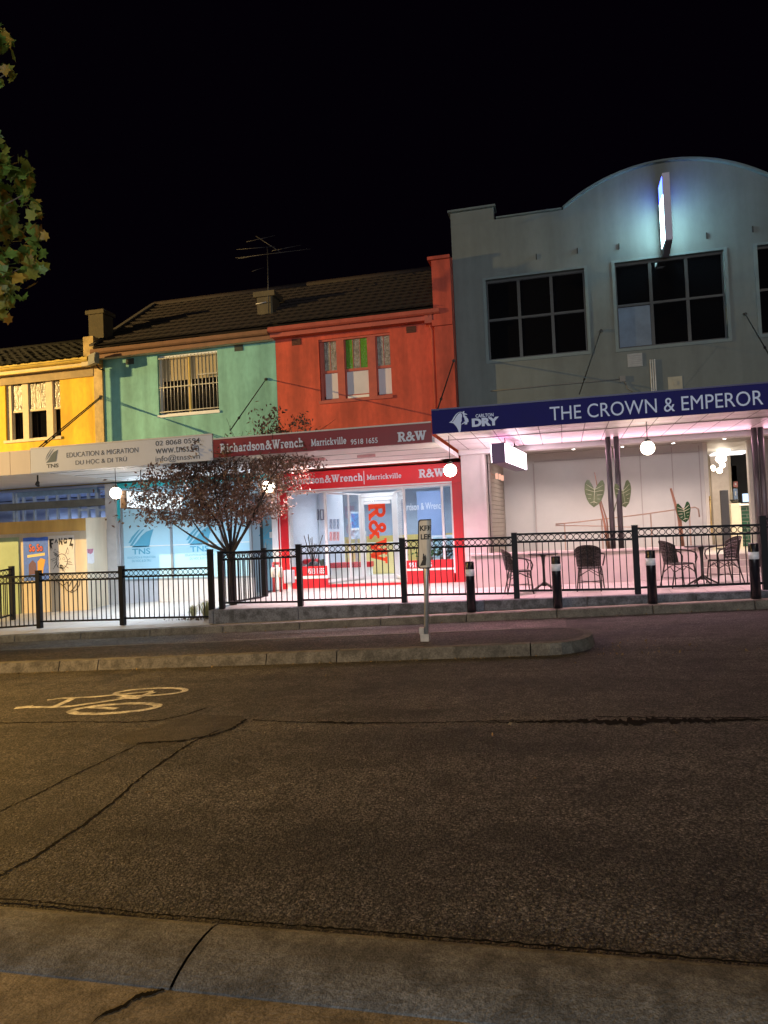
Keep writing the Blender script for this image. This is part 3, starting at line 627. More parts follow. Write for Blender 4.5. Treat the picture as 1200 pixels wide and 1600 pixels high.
def poster(name, label, px, Y, mat, deco):
    P = [W(a, b, Y) for a, b in px]; xs = [p.x for p in P]; zs = [p.z for p in P]
    x0, x1, z0, z1 = min(xs), max(xs), min(zs), max(zs)
    t = thing(name, label, 'poster', ((x0+x1)/2, Y, z0))
    mb = MB(); n = 7
    edge = [(x0, z0)]+[(x0+(x1-x0)*k/n, z0+random.uniform(-.01, .01)) for k in range(1, n)]+[(x1, z0)]+[(x1+random.uniform(-.012, .006), z0+(z1-z0)*k/n) for k in range(1, n)]+[(x1, z1)]+[(x1-(x1-x0)*k/n, z1+random.uniform(-.006, .012)) for k in range(1, n)]+[(x0, z1)]
    mb.prism(edge, Y-.006, Y-.0005); mb.build('sheet', mat, t); deco(t, x0, x1, z0, z1, Y); return t
inkb = pm('ink_black', (0.02, 0.018, 0.018), .7, .1); inkr = pm('ink_red', (0.62, 0.08, 0.04), .6, .1); inky = pm('ink_yellow', (0.65, 0.50, 0.18), .6, .1); inko = pm('ink_orange', (0.62, 0.30, 0.04), .6, .1)
def d1(t, x0, x1, z0, z1, Y):
    wx = x1-x0; hz = z1-z0; U = lambda u: x0+wx*u; V = lambda v: z0+hz*v
    letters('So So', (U(.22), U(.80), V(.66), V(.86)), front(Y-.006), inkb, t, bold=.075, thick=.001)
    letters('So So', (U(.24), U(.78), V(.68), V(.85)), front(Y-.006), inkr, t, bold=.02, thick=.003)
    MB().prism([(U(.16), V(.54)), (U(.86), V(.58)), (U(.86), V(.64)), (U(.16), V(.60))], Y-.0075, Y-.006).build('banner', inky, t)
    mb = MB(); mb.prism([(U(.2), V(.14)), (U(.52), V(.16)), (U(.5), V(.40)), (U(.36), V(.48)), (U(.2), V(.38))], Y-.0075, Y-.006); mb.build('dark_shape', pm('ink_plum', (.10, .04, .09), .6, .2, 20), t)
    mb = MB(); mb.prism([(U(.55), V(.16)), (U(.76), V(.14)), (U(.80), V(.30)), (U(.88), V(.48)), (U(.70), V(.52)), (U(.56), V(.44))], Y-.0075, Y-.006); mb.build('orange_shape', inko, t)
    MB().box(U(.18), U(.84), Y-.0075, Y-.006, V(.10), V(.14)).build('ground_line', inkb, t)
def d2(t, x0, x1, z0, z1, Y):
    wx = x1-x0; hz = z1-z0; U = lambda u: x0+wx*u; V = lambda v: z0+hz*v
    mb = MB()
    def zig(*p): mb.prism([(U(a), V(b)) for a, b in p], Y-.0075, Y-.006)
    zig((.05,.93),(.22,.93),(.22,.89),(.13,.88),(.13,.83),(.19,.83),(.19,.79),(.13,.79),(.16,.66),(.10,.72),(.11,.62),(.05,.76))
    zig((.24,.82),(.31,.94),(.38,.82),(.34,.82),(.31,.88),(.28,.82))
    zig((.41,.78),(.41,.94),(.45,.94),(.51,.85),(.51,.94),(.55,.94),(.55,.76),(.51,.77),(.45,.86),(.45,.78))
    zig((.74,.92),(.62,.94),(.58,.86),(.62,.79),(.72,.80),(.72,.87),(.67,.87),(.67,.84),(.63,.84),(.63,.89),(.73,.88))
    zig((.78,.94),(.94,.94),(.88,.80),(.96,.78),(.90,.62),(.92,.72),(.80,.74),(.88,.90),(.78,.90))
    mb.build('lettering', inkb, t)
    ln = MB()
    for k in range(26):
        a = random.uniform(0, 2*math.pi); r0 = random.uniform(.10, .2); r1 = r0+random.uniform(.06, .2); cx_, cz_ = .5, .40
        ln.beam((U(cx_+r0*math.cos(a)*1.1), Y-.007, V(cz_+r0*math.sin(a))), (U(cx_+r1*math.cos(a+.25)*1.2), Y-.007, V(cz_+r1*math.sin(a+.25))), .0022, .011)
    for s in (-1, 1):
        ln.ring((U(.5+s*.24), Y-.007, V(.60)), (.03, 0, 0), (0, 0, .07), 1, .09, 12, 4); ln.ring((U(.5+s*.08), Y-.007, V(.42)), (.035, 0, 0), (0, 0, .03), 1, .12, 12, 4)
    ln.ring((U(.5), Y-.007, V(.36)), (.17, 0, 0), (0, 0, .19), 1, .045, 20, 4); ln.ring((U(.47), Y-.007, V(.23)), (.028, 0, 0), (0, 0, .035), 1, .5, 12, 4)
    ln.build('line_drawing', inkb, t); letters('OUT NOW', (U(.07), U(.95), V(.0), V(.075)), front(Y-.006), inkb, t, bold=.01, thick=.001)
poster('poster', 'blue torn band poster with red So So lettering on the hoarding', ((37.5, 842), (75, 839), (75, 905), (38, 908)), 16.597, pm('poster_blue', (0.05, 0.15, 0.62), .65, .25, 8), d1)
poster('poster', 'white line art poster headed FANGZ on the hoarding', ((77, 838), (116, 836), (116, 898), (77, 900)), 16.597, pm('poster_white', (0.66, 0.60, 0.54), .65, .1, 8), d2)
# flyer on the return sheet
t = thing('poster', 'small torn pink and white flyer on the pale end sheet of the hoarding', 'poster', (-11.97, 16.8, 1.2))
def ret(px, py, d=0.006):
    A = Vector((-12.0, 16.601, 0)); D = Vector((.06, .779, 0)).normalized(); Nn = Vector((D.y, -D.x, 0)); A = Vector((-11.96, 16.601, 0))+Nn*d
    r = _ray(px, py); tt = (A-CAM).dot(Nn)/r.dot(Nn); return CAM+r*tt
mb = MB().quad(ret(136, 858), ret(146.5, 857), ret(147.5, 879), ret(144, 881), ret(137, 880)); mb.build('sheet', pm('flyer_white', (.68, .66, .68), .6, .1, 9), t)
MB().quad(ret(136, 858, .008), ret(146.2, 857.2, .008), ret(145, 863, .008), ret(142, 866, .008), ret(137, 864, .008)).build('printed_panel', pm('flyer_pink', (.5, .2, .28), .6, .5, 30), t)

# ---------------- green building
B2 = thing('shop_building', 'pale green two storey shop with barred window and a turquoise shopfront', 'building', (-9.4, YW, 0))
wg = (X_(247, YW, 600), X_(341, YW, 600), Z_(290, 646, YW), Z_(290, 551, YW))
MB().wall(-11.93, -6.933, 3.3, 6.86, YW, .25, [wg]).build('wall', grn, B2)
fr = MB(); x0, x1, z0, z1 = wg; xm = (x0+x1)/2
fr.box(x0+.002, x0+.05, YW+.1, YW+.16, z0+.05, z1-.05); fr.box(x1-.05, x1-.002, YW+.1, YW+.16, z0+.05, z1-.05); fr.box(x0, x1, YW+.1, YW+.16, z1-.048, z1-.002); fr.box(x0-.03, x1+.03, YW-.04, YW+.2, z0-.06, z0+.002); fr.box(x0+.05, x1-.05, YW+.1, YW+.16, z0+.004, z0+.05)
win = fr.build('window', alu, B2)
MB().box(xm-.035, xm+.035, YW+.095, YW+.165, z0+.05, z1-.05).build('mullion', pm('warm_mullion', (.68,.5,.15), .5, .1), win)
MB().box(x0+.02, x1-.02, YW+.17, YW+.18, z0, z1).build('pane', darkglass, win)
MB().box(x0+.06, x1-.06, YW+.163, YW+.168, z0+(z1-z0)*.58, z1-.05).build('roller_blind', pm('blind_cloth', (.36, .30, .19), .8, .15, 5, streak=True), win)
br = MB()
for k in range(17): x = x0+.05+(x1-x0-.1)*k/16; br.tube([(x, YW+.02, z0+.06), (x, YW+.02, z1-.05)], .010, 6)
for z in (z0+.09, z0+(z1-z0)*.46, z1-.09): br.box(x0+.02, x1-.02, YW+.008, YW+.032, z-.012, z+.012)
br.box(xm+.28, xm+.30, YW+.005, YW+.03, z0+(z1-z0)*.46, z0+(z1-z0)*.62); br.box(xm+.28, x1-.03, YW+.005, YW+.03, z0+(z1-z0)*.61, z0+(z1-z0)*.63)
br.build('security_bars', steel, win)
MB().box(-11.96, -6.935, 17.2, YW-.003, 6.64, 6.68).build('eave_soffit', soffm, B2)
gutter(-11.98, -6.94, timber, B2, 17.02, 6.70)
rf = tiled_roof('roof', -11.9, -6.935, 16.99, 6.86, 20.2, 8.93, tile_d, B2)
MB().beam((-11.92, 17.0, 6.92), (-11.92, 20.2, 8.99), .14, .05).build('verge', pm('verge_mortar', (.10, .09, .08), .9, .3, 10), rf)
ch = MB().box(-7.60, -7.16, 18.0, 18.5, 7.2, 7.98).box(-7.68, -7.08, 17.94, 18.56, 7.983, 8.12).build('chimney', pm('chimney_render', (.095, .078, .045), .9, .3, 4, .6, 25), B2)
MB()._hex([(-7.70, 17.93, 7.30), (-7.06, 17.93, 7.30), (-7.06, 17.99, 7.36), (-7.70, 17.99, 7.36), (-7.70, 17.93, 7.34), (-7.06, 17.93, 7.34), (-7.06, 17.99, 7.43), (-7.70, 17.99, 7.43)]).build('flashing', pm('lead_flashing', (.4, .39, .38), .5, .2, 8), ch)
vent(X_(203, YW, 558), 6.52, B2, pm('vent_dark', (.05, .06, .05), .8, .2)); vent(X_(373, YW, 538), 6.56, B2, pm('vent_dark', (.05, .06, .05), .8, .2))
aw = MB().box(-11.26, -6.9, 13.83, YW-.002, 3.30, 3.40).build('awning', pm('awning_soffit', (.74, .74, .76), .6, .08, 2), B2)
sl = MB()
for k in range(4): sl.box(-11.26, -6.9, 14.4+.85*k, 14.408+.85*k, 3.292, 3.30)
sl.build('soffit_joint', pm('joint', (.3, .3, .32), .8, .1), aw)
MB().box(-11.2, -6.92, 13.87, YW-.01, 3.405, 3.45).build('awning_roof', steel, aw)
MB().box(-11.925, -11.27, 13.86, YW-.002, 3.302, 3.395).build('awning_strip', soffm, aw)
rod(W(416, 592, YW-.02), W(360, 672, 13.9), aw)
# shopfront
film = pm('frosted_film', (0.34, 0.56, 0.68), .45, .06, 1.2, emis=(0.34, 0.62, 0.80), es=0.09)  # weak emission stands in for room light coming through the film
teal = pm('turquoise_band', (0.03, 0.50, 0.55), .5, .06, 2)
tns_blue = pm('logo_blue', (0.09, 0.34, 0.50), .5, .05)
sf = MB(); ZS, ZT = .64, 2.72
xw = [X_(190, YW, 850), X_(267, YW, 850), X_(346, YW, 850), X_(391, YW, 850)]
for x in xw: sf.box(x-.03, x+.03, YW+.02, YW+.10, ZS+.04, ZT)
sf.box(xw[0]-.03, xw[-1]+.03, YW+.018, YW+.102, ZS-.01, ZS+.038); sf.box(xw[0]-.03, -7.21, YW+.018, YW+.102, ZT+.002, ZT+.07)
sf.box(xw[-1]+.031, -7.2, YW+.02, YW+.1, 2.42, 2.48)
wnd = sf.build('shop_window', pm('grey_aluminium', (.32, .36, .40), .35, .1, 6, metal=.4), B2)
pn = MB()
for a, b in zip(xw, xw[1:]): pn.box(a+.032, b-.032, YW+.05, YW+.062, ZS+.04, ZT-.002)
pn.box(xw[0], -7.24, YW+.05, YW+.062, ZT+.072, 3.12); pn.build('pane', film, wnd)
def tns_logo(parent, x, z, h, Y, mat, sub=True, place=None):
    pl = place or (lambda u, v, d: (x+u*h, Y-d, z+v*h))
    mb = MB()
    def blade(pts):
        a = [Vector(pl(u, v, .003)) for u, v in pts]; mb.quad(*a)
    blade([(-.50, .34), (-.30, .62), (.05, .95), (.18, 1.0), (-.10, .72), (-.38, .36)])
    blade([(-.56, .46), (-.40, .70), (-.12, .95), (0, 1.0), (-.24, .74), (-.45, .48)])
    blade([(-.42, .28), (-.18, .50), (.02, .72), (.24, .88), (.58, .98), (.44, .62), (.36, .28)])
    mb.build('logo', mat, parent)
    letters('TNS', (-.40, .40, 0, .23), pl, mat, parent, bold=.02, thick=.003)
    if sub:
        letters('EDUCATION & MIGRATION', (-.62, .62, -.16, -.08), pl, mat, parent, thick=.003); letters('DU HOC & DI TRU', (-.42, .42, -.30, -.21), pl, mat, parent, thick=.003)
def glassfront(px, py, hpx, sub=True):
    p = W(px, py, YW+.05); return p.x, p.z, hpx/1150*17.6
for px, py in ((221, 866), (312, 862)):
    x, z, h = glassfront(px, py, 44); tns_logo(wnd, x, z, h, YW+.047, tns_blue)
x, z, h = glassfront(228, 771, 15); tns_logo(wnd, x, z-.0, h*1.1, YW+.047, teal, False)
mb = MB().box(xw[0]+.03, xw[-1]-.03, YW+.044, YW+.049, Z_(240, 853.5, YW), Z_(240, 852.5, YW)+.004); mb.build('film_joint', white, wnd)
MB().box(-11.615, -7.22, YW-.0, YW+.22, 3.13, 3.262).box(xw[0]-.22, xw[0]-.035, YW-.03, YW+.12, 2.25, 3.125).build('turquoise_band', teal, B2)
MB().box(xw[0]-.05, xw[-1]+.03, YW+.02, YW+.2, .0, ZS-.012).build('stall_riser', pm('tiled_riser', (.52, .52, .56), .4, .1, 3), B2)
MB().box(-7.19, -7.03, YW-.06, YW+.25, 0.1, 3.26).build('side_pier', pm('white_pier', (.66, .66, .68), .6, .1, 2), B2)
box('side_pier', pm('grey_jamb', (.5, .52, .56), .6, .1, 3), B2, -11.615, xw[0]-.055, YW+.02, YW+.25, 0, 2.245)
# recessed entry door
dd = MB(); ax, bx = xw[-1]+.04, -7.22; YD = YW+.55
dd.box(ax, ax+.08, YD, YD+.06, .15, 2.42); dd.box(bx-.06, bx, YD, YD+.06, .15, 2.42); dd.box(ax+.081, bx-.061, YD, YD+.06, 2.36, 2.42); dd.box(ax+.081, bx-.061, YD, YD+.06, .15, .25)
door = dd.build('door', pm('dark_door_frame', (.03, .035, .04), .4, .1), B2)
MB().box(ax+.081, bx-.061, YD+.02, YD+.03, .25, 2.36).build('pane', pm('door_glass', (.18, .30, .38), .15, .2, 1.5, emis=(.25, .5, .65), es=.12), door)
tns_logo(door, bx-.33, 1.45, .5, YD+.018, tns_blue, False)
MB().tube([(ax+.16, YD-.05, .9), (ax+.16, YD-.05, 1.5)], .016, 8).build('handle', steel, door)
MB().box(ax+.26, ax+.42, YD+.012, YD+.018, 1.62, 1.78).build('notice', white, door)
box('entry_floor', pave, B2, xw[-1]+.03, -7.2, YW+.02, YD+.1, .0, .14)
MB().box(-11.9, -7.0, 20.4, 20.5, 0, 3.28).box(-11.9, -11.8, 17.8, 20.4, 0, 3.28).box(-7.06, -6.98, 17.76, 20.4, 0, 3.28).build('inner_wall', intw, B2)
# wall body behind so no sky shows through
MB().box(-24, 7.4, 24.0, 24.2, -1, 6.6).build('rear_wall', room_dark, B2)

# ---------------- red building
B3 = thing('shop_building', 'red painted two storey shop with sash windows and a red shopfront', 'building', (-4.6, YW, 0))
wr = (X_(499, YW, 570), X_(611, YW, 570), Z_(555, 627, YW), Z_(555, 525, YW))
MB().wall(-6.927, -2.765, 3.28, 6.95, YW, .25, [wr]).build('wall', redp, B3)
x0, x1, z0, z1 = wr; zm = z0+(z1-z0)*.50
bxs = [X_(p, YW, 570) for p in (503.5, 526.5, 537.5, 575, 587, 611)]
fr = MB(); fr.box(x0+.002, bxs[0], YW+.08, YW+.2, z0+.08, z1-.05); fr.box(bxs[1], bxs[2], YW+.04, YW+.2, z0+.08, z1-.05); fr.box(bxs[3], bxs[4], YW+.04, YW+.2, z0+.08, z1-.05)
fr.box(x0, x1, YW+.04, YW+.2, z1-.048, z1-.002); fr.box(x0-.04, x1+.02, YW-.045, YW+.2, z0-.0, z0+.078)
win = fr.build('window', redtim, B3)
lowm = pm('obscured_pane', (.60, .58, .62), .35, .08, 2); sh = MB(); lo = MB(); up1 = MB(); up2 = MB()
for k, (a, b) in enumerate(((0, 1), (2, 3), (4, 5))):
    xa, xb = bxs[a], bxs[b]
    sh.box(xa, xb, YW+.085, YW+.14, zm-.035, zm+.03); sh.box(xa, xb, YW+.12, YW+.17, z0+.08, z0+(.20 if k == 1 else .13))
    for q in (xa, xb-.03): sh.box(q, q+.03, YW+.09, YW+.14, zm+.03, z1-.05); sh.box(q, q+.03, YW+.12, YW+.165, z0+.2, zm-.035)
    lo.box(xa+.03, xb-.03, YW+.135, YW+.145, z0+.14, zm-.036)
    n = 3 if k == 1 else 2
    for q in range(n):
        wq = (xb-xa-.06)/n; A = xa+.03+q*wq
        MB().box(A+.006, A+wq-.006, YW+.105, YW+.112, zm+.03, z1-.05).build('leadlight_pane', pm('green_leadlight', (.10, .26, .025), .2, .25, 18, .8, 40) if (k == 1 and q != 1) else pm('ripple_glass', (.26, .24, .20), .15, .55, 14, 1.0, 40, spec=.8), win)
        if q: sh.box(A-.007, A+.007, YW+.098, YW+.12, zm+.03, z1-.05)
sh.build('sash', redtim, win); lo.build('pane', lowm, win)
MB().box(bxs[2]+.05, bxs[3]-.02, YW+.06, YW+.12, z0+.09, z0+.16).build('sill_block', white, win)
MB().box(-6.93, -2.77, 17.2, YW-.003, 6.66, 6.70).build('eave_soffit', redtim, B3)
gutter(-6.935, X_(686, 17.02, 487), redtim, B3, 17.02, 6.74)
tiled_roof('roof', -6.93, -2.77, 16.99, 6.88, 20.2, 8.93, tile_d, B3)
pier = MB().box(-2.76, -2.315, 17.12, 17.7, 3.3, 6.45).box(-2.80, -2.315, 17.06, 17.7, 6.453, 6.60).box(-2.76, -2.315, 17.1, 17.7, 6.603, 8.02).box(-2.84, -2.31, 17.03, 17.75, 8.023, 8.10).build('party_pier', redp, B3)
MB()._hex([(-2.76, 17.7, 6.9), (-2.315, 17.7, 6.9), (-2.315, 20.2, 8.9), (-2.76, 20.2, 8.9), (-2.76, 17.7, 8.02), (-2.315, 17.7, 8.02), (-2.315, 20.2, 9.2), (-2.76, 20.2, 9.2)]).build('parapet', redp, B3)
mb = MB().tube([(-2.9, 17.1, 6.74), (-2.9, 17.25, 6.6), (-2.86, 17.44, 6.45), (-2.86, 17.44, 3.4)], .035, 8); mb.box(-2.98, -2.80, 17.1, 17.3, 6.55, 6.74); mb.build('downpipe', redtim, B3)
vent(X_(463, YW, 529), 6.55, B3, pm('vent_red', (.09, .03, .02), .8, .2)); vent(X_(642, YW, 508), 6.55, B3, pm('vent_red', (.09, .03, .02), .8, .2))
aw = MB().box(-6.86, -2.32, 13.83, YW-.002, 3.30, 3.40).build('awning', pm('awning_soffit_cream', (.72, .68, .66), .6, .08, 2), B3)
sl = MB()
for k in range(3): sl.box(-6.86, -2.37, 14.7+.95*k, 14.708+.95*k, 3.292, 3.30)
sl.build('soffit_joint', pm('joint', (.3, .3, .32), .8, .1), aw)
MB().box(-6.85, -2.38, 13.87, YW-.01, 3.405, 3.45).build('awning_roof', steel, aw)
mb = MB()
for a, b in ((X_(450, 15.2, 715), X_(512, 15.2, 722)), (X_(558, 15, 712), X_(586, 15, 716))): MB().box(a, b, 15.0, 15.06, 3.24, 3.29).build('batten_lamp', pm('batten', (.6, .3, .3), .5, .1), aw)
rod(W(709, 563, 17.10), W(683, 642, 13.9), aw)
# red shopfront frame
FX0, FX1 = -7.02, -2.33
sf = MB().box(FX0, -6.76, YW-.05, YW+.3, .2, 2.745).box(-2.56, FX1, YW-.05, YW+.3, .3, 2.745).box(FX0, FX1, YW-.055, YW+.3, 2.748, 3.235)
sf = sf.build('shopfront_frame', shopred, B3)
mb = MB().box(-6.757, -6.72, YW-.03, YW+.2, .55, 2.745).box(-2.60, -2.563, YW-.03, YW+.2, .6, 2.745).box(-6.718, -2.602, YW-.03, YW+.2, 2.70, 2.745).box(-6.985, -6.965, YW-.056, YW-.051, .3, 2.745); mb.build('edge_strip', alu, sf)
E1, E2 = X_(510, YW, 850), X_(634, YW, 850)      # recessed entry between the two windows
YE = 18.85; D1, D2 = X_(566, YE, 850), X_(619, YE, 850)
rz = .30
MB().box(-6.72, E1, YW-.02, YW+.25, rz-.1, .56).build('stall_riser', shopred, B3); MB().box(E2, -2.6, YW-.02, YW+.25, rz, .68).build('stall_riser', shopred, B3)
MB().box(-6.72, E1+.02, YW-.035, YW+.25, .563, .63).build('sill_band', white, B3); MB().box(E2-.02, -2.6, YW-.035, YW+.25, .683, .73).build('sill_band', white, B3)
rb = MB().box(-6.72, E1, YW-.005, YW+.02, .633, .87).build('red_band', shopred, B3); rb2 = MB().box(E2, -2.6, YW-.005, YW+.02, .733, .93).build('red_band', shopred, B3)
letters('9518 1655', (X_(480, YW, 893), X_(507, YW, 893), .68, .82), front(YW-.006), signwhite, rb, bold=.02); letters('9518 1655', (E2+.06, E2+.62, .76, .88), front(YW-.006), signwhite, rb2, bold=.02)
fr = MB()
for x in (E1, E2): fr.box(x-.03, x+.03, YW, YW+.06, .6, 2.70)
xq = X_(692, YW, 800); fr.box(xq-.035, xq+.02, YW, YW+.06, .94, 2.70)
for x, xb in ((E1, D1), (E2, D2)):
    m = (x+xb)/2
    for a, b in ((.45, .52), (2.66, 2.70)): fr.beam((x, YW+.03, (a+b)/2), (xb, YE, (a+b)/2), .05, b-a)
    if x == E1: fr.box(m-.02+.1, m+.02+.1, (YW+YE)/2+.1, (YW+YE)/2+.14, .5, 2.66)
fr.box(D1-.06, D1, YE, YE+.08, .35, 2.70); fr.box(D2, D2+.06, YE, YE+.08, .35, 2.70); fr.box(D1, D2, YE, YE+.08, 2.60, 2.70)
swin = fr.build('shop_window', alu, B3)
pn = MB(); pn.box(-6.72, E1-.03, YW+.02, YW+.03, .64, 2.69); pn.box(E2+.03, xq-.035, YW+.02, YW+.03, .94, 2.69); pn.box(xq+.02, -2.6, YW+.02, YW+.03, .94, 2.69)
for x, xb in ((E1, D1-.06), (E2, D2+.06)): pn._hex([(x, YW+.06, .52), (x+.01, YW+.06, .52), (xb+.01, YE, .52), (xb, YE, .52), (x, YW+.06, 2.66), (x+.01, YW+.06, 2.66), (xb+.01, YE, 2.66), (xb, YE, 2.66)])
pn.build('pane', glass, swin)
sb = MB()
for x, xb in ((E1, D1-.04), (E2, D2+.04)): sb._hex([(x-.03, YW+.25, .3), (x+.03, YW+.25, .3), (xb+.03, YE, .3), (xb-.03, YE, .3), (x-.03, YW+.25, .5), (x+.03, YW+.25, .5), (xb+.03, YE, .5), (xb-.03, YE, .5)])
sb.build('entry_plinth', white, swin)
dd = MB().box(D1+.003, D1+.08, YE+.01, YE+.06, .40, 2.595).box(D2-.08, D2-.003, YE+.01, YE+.06, .40, 2.595).box(D1+.08, D2-.08, YE+.01, YE+.06, 2.50, 2.595).box(D1+.08, D2-.08, YE+.01, YE+.06, .40, .52)
door = dd.build('door', alu, B3); MB().box(D1+.08, D2-.08, YE+.03, YE+.04, .52, 2.50).build('pane', glass, door)
orng = pm('vinyl_red', (.80, .06, .012), .45, .05, trans=.45)
p0 = W(574, 785, YE); p1 = W(607, 880, YE)
letters('R&W', (-p0.z, -max(.56, p1.z), p0.x, p1.x-.02), lambda u, v, d: (v, YE+.028-d, -u), orng, door, slab=True, name='lettering')
MB().tube([(D1+.12, YE-.03, 1.1), (D1+.12, YE-.03, 1.7)], .014, 8).build('handle', steel, door)
MB().box(D1+.12, D2-.1, YE-.12, YE+.005, 2.40, 2.48).build('door_closer', alu, door)
# interior shell
IX0, IX1, IY = -6.9, -2.42, 22.3
mb = MB().quad((IX0, YW+.25, .42), (IX1, YW+.25, .42), (IX1, IY, .42), (IX0, IY, .42)); mb.quad((E1, YW-.02, .415), (E2, YW-.02, .415), (E2, YW+.25, .415), (E1, YW+.25, .415)); mb.build('shop_floor', pm('shop_floor_tile', (.55, .52, .48), .35, .1, 3), B3)
box('entry_step', shopred, B3, E1+.002, E2-.002, YW-.06, YW-.021, .25, .41)
mb = MB().quad((IX0, YW+.2, .3), (IX0, IY, .3), (IX0, IY, 2.95), (IX0, YW+.2, 2.95)).quad((IX1, YW+.2, .3), (IX1, IY, .3), (IX1, IY, 2.95), (IX1, YW+.2, 2.95)).quad((IX0, YW+.2, 2.95), (IX1, YW+.2, 2.95), (IX1, IY, 2.95), (IX0, IY, 2.95)); mb.build('inner_wall', intw, B3)
mb = MB().quad((IX0, IY, .3), (IX1, IY, .3), (IX1, IY, 1.55), (IX0, IY, 1.55)); mb.build('wainscot', pm('mustard_wall', (.55, .42, .14), .6, .1, 2), B3)
mb = MB().quad((IX0, IY, 1.55), (IX1, IY, 1.55), (IX1, IY, 2.95), (IX0, IY, 2.95)); mb.build('rear_inner_wall', pm('slate_wall', (.30, .36, .46), .6, .1, 2), B3)
PB = MB().box(X_(652, 20.3, 800), X_(694, 20.3, 800), 20.3, 20.4, .42, 2.75).build('partition', pm('blue_partition', (.20, .28, .48), .5, .1, 2), B3)
letters('Richardson & Wrench', (X_(618, 20.28, 790), X_(694, 20.28, 790)-.03, Z_(670, 796, 20.28), Z_(670, 785, 20.28)), front(20.298), signwhite, PB)
MB().box(X_(441, 18.4, 880), X_(509, 18.4, 880), 17.78, 18.6, .42, .60).build('display_plinth', white, B3)
MB().box(E2+.04, -2.5, 17.78, 18.5, .42, .80).build('display_plinth', white, B3)

# ---------------- the hotel
B4 = thing('pub_building', 'large grey two storey pub with an arched parapet and dark windows', 'building', (2.56, YW, 0))
H = [(X_(761.5, YW, 500), X_(916, YW, 490)), (X_(963, YW, 470), X_(1134, YW, 460))]
h1 = (H[0][0], H[0][1], 5.60, 7.53); h2 = (H[1][0], H[1][1], 5.58, 7.56); cxm = 2.56; h3 = (2*cxm-h1[1], 2*cxm-h1[0], 5.60, 7.56)
MB().wall(-2.305, 7.43, 3.46, 8.96, YW, .3, [h1, h2, h3]).build('wall', greyp, B4)
ra = (2.23**2+.74**2)/(2*.74)
top = [(.33+4.46*k/24, 8.962+.74-ra+math.sqrt(ra*ra-(.33+4.46*k/24-cxm)**2)) for k in range(25)]
MB().prism(top, YW, YW+.3).box(-2.305, -1.27, YW, YW+.3, 8.962, 9.25).box(6.39, 7.43, YW, YW+.3, 8.962, 9.25).build('parapet', greyp, B4)
cap = MB()
for (a, b) in zip(top, top[1:]): cap.beam((a[0], YW+.12, a[1]+.02), (b[0], YW+.12, b[1]+.02), .46, .045)
cap.box(-2.36, -1.22, YW-.09, YW+.34, 9.253, 9.30); cap.box(-1.215, .30, YW-.06, YW+.34, 8.965, 9.0); cap.box(4.82, 6.34, YW-.06, YW+.34, 8.965, 9.0); cap.box(6.345, 7.45, YW-.09, YW+.34, 9.253, 9.3)
cap.build('parapet_capping', pm('capping', (.11, .14, .145), .7, .15, 3), B4)
MB().box(-2.305, -1.9, YW+.3, 24, 3.5, 8.9).box(7.0, 7.43, YW+.3, 24, 0, 8.9).box(-2.3, 7.4, YW+.31, 24, 8.6, 8.8).build('side_wall', greyp, B4)
def pub_window(h, extra=None):
    x0, x1, z0, z1 = h; tr = MB()
    tr.box(x0-.07, x0-.0, YW-.03, YW-.002, z0-.07, z1+.05); tr.box(x1, x1+.07, YW-.03, YW-.002, z0-.07, z1+.05); tr.box(x0, x1, YW-.03, YW-.002, z1, z1+.05); tr.box(x0, x1, YW-.03, YW-.002, z0-.07, z0)
    wn = tr.build('window', pm('grey_trim', (.14, .18, .185), .6, .12, 3), B4)
    fr = MB(); q = .035
    for k in range(4): x = x0+(x1-x0)*k/3; fr.box(max(x0+.002, x-q), min(x1-.002, x+q), YW+.10, YW+.16, z0+.052, z1-.052)
    for z in (z0+.025, (z0+z1)/2+.02, z1-.025): fr.box(x0+.002, x1-.002, YW+.095, YW+.165, z-.025, z+.025)
    fr.build('frame', pm('dark_frame', (.035, .037, .04), .4, .1), wn)
    MB().box(x0, x1, YW+.13, YW+.14, z0, z1).build('pane', darkglass, wn)
    if extra: MB().box(x0+.04, x0+(x1-x0)/3-.04, YW+.118, YW+.126, z0+.06, (z0+z1)/2-.02).build('air_panel', pm('pale_panel', (.10, .14, .20), .4, .2, 4), wn)
pub_window(h1); pub_window(h2, True); pub_window(h3)
# awning
AX0, AX1 = -2.30, 8.5
aw = MB().box(AX0, AX1, 13.84, 17.1, 3.47, 3.62).build('awning', grid_mat('soffit_tiles', (.74, .69, .68), (.16, .12, .12), .42, .80, .010, 'XY', .45), B4)
MB().box(AX0, AX1, 13.86, 17.48, 3.625, 3.70).build('awning_roof', steel, aw)
MB().box(AX0, AX1, 17.0, 17.35, 3.36, 3.468).build('beam', pm('pink_beam', (.66, .60, .60), .5, .08, 2), aw)
MB().box(AX0, AX1, 14.9, 14.93, 3.455, 3.469).build('cable_tray', pm('tray', (.25, .2, .2), .6, .1), aw)
rod(W(939, 516, YW-.06), W(905, 616, 13.9), aw, .010); rod(W(1164, 490, YW-.06), W(1205, 560, 13.9), aw, .012)
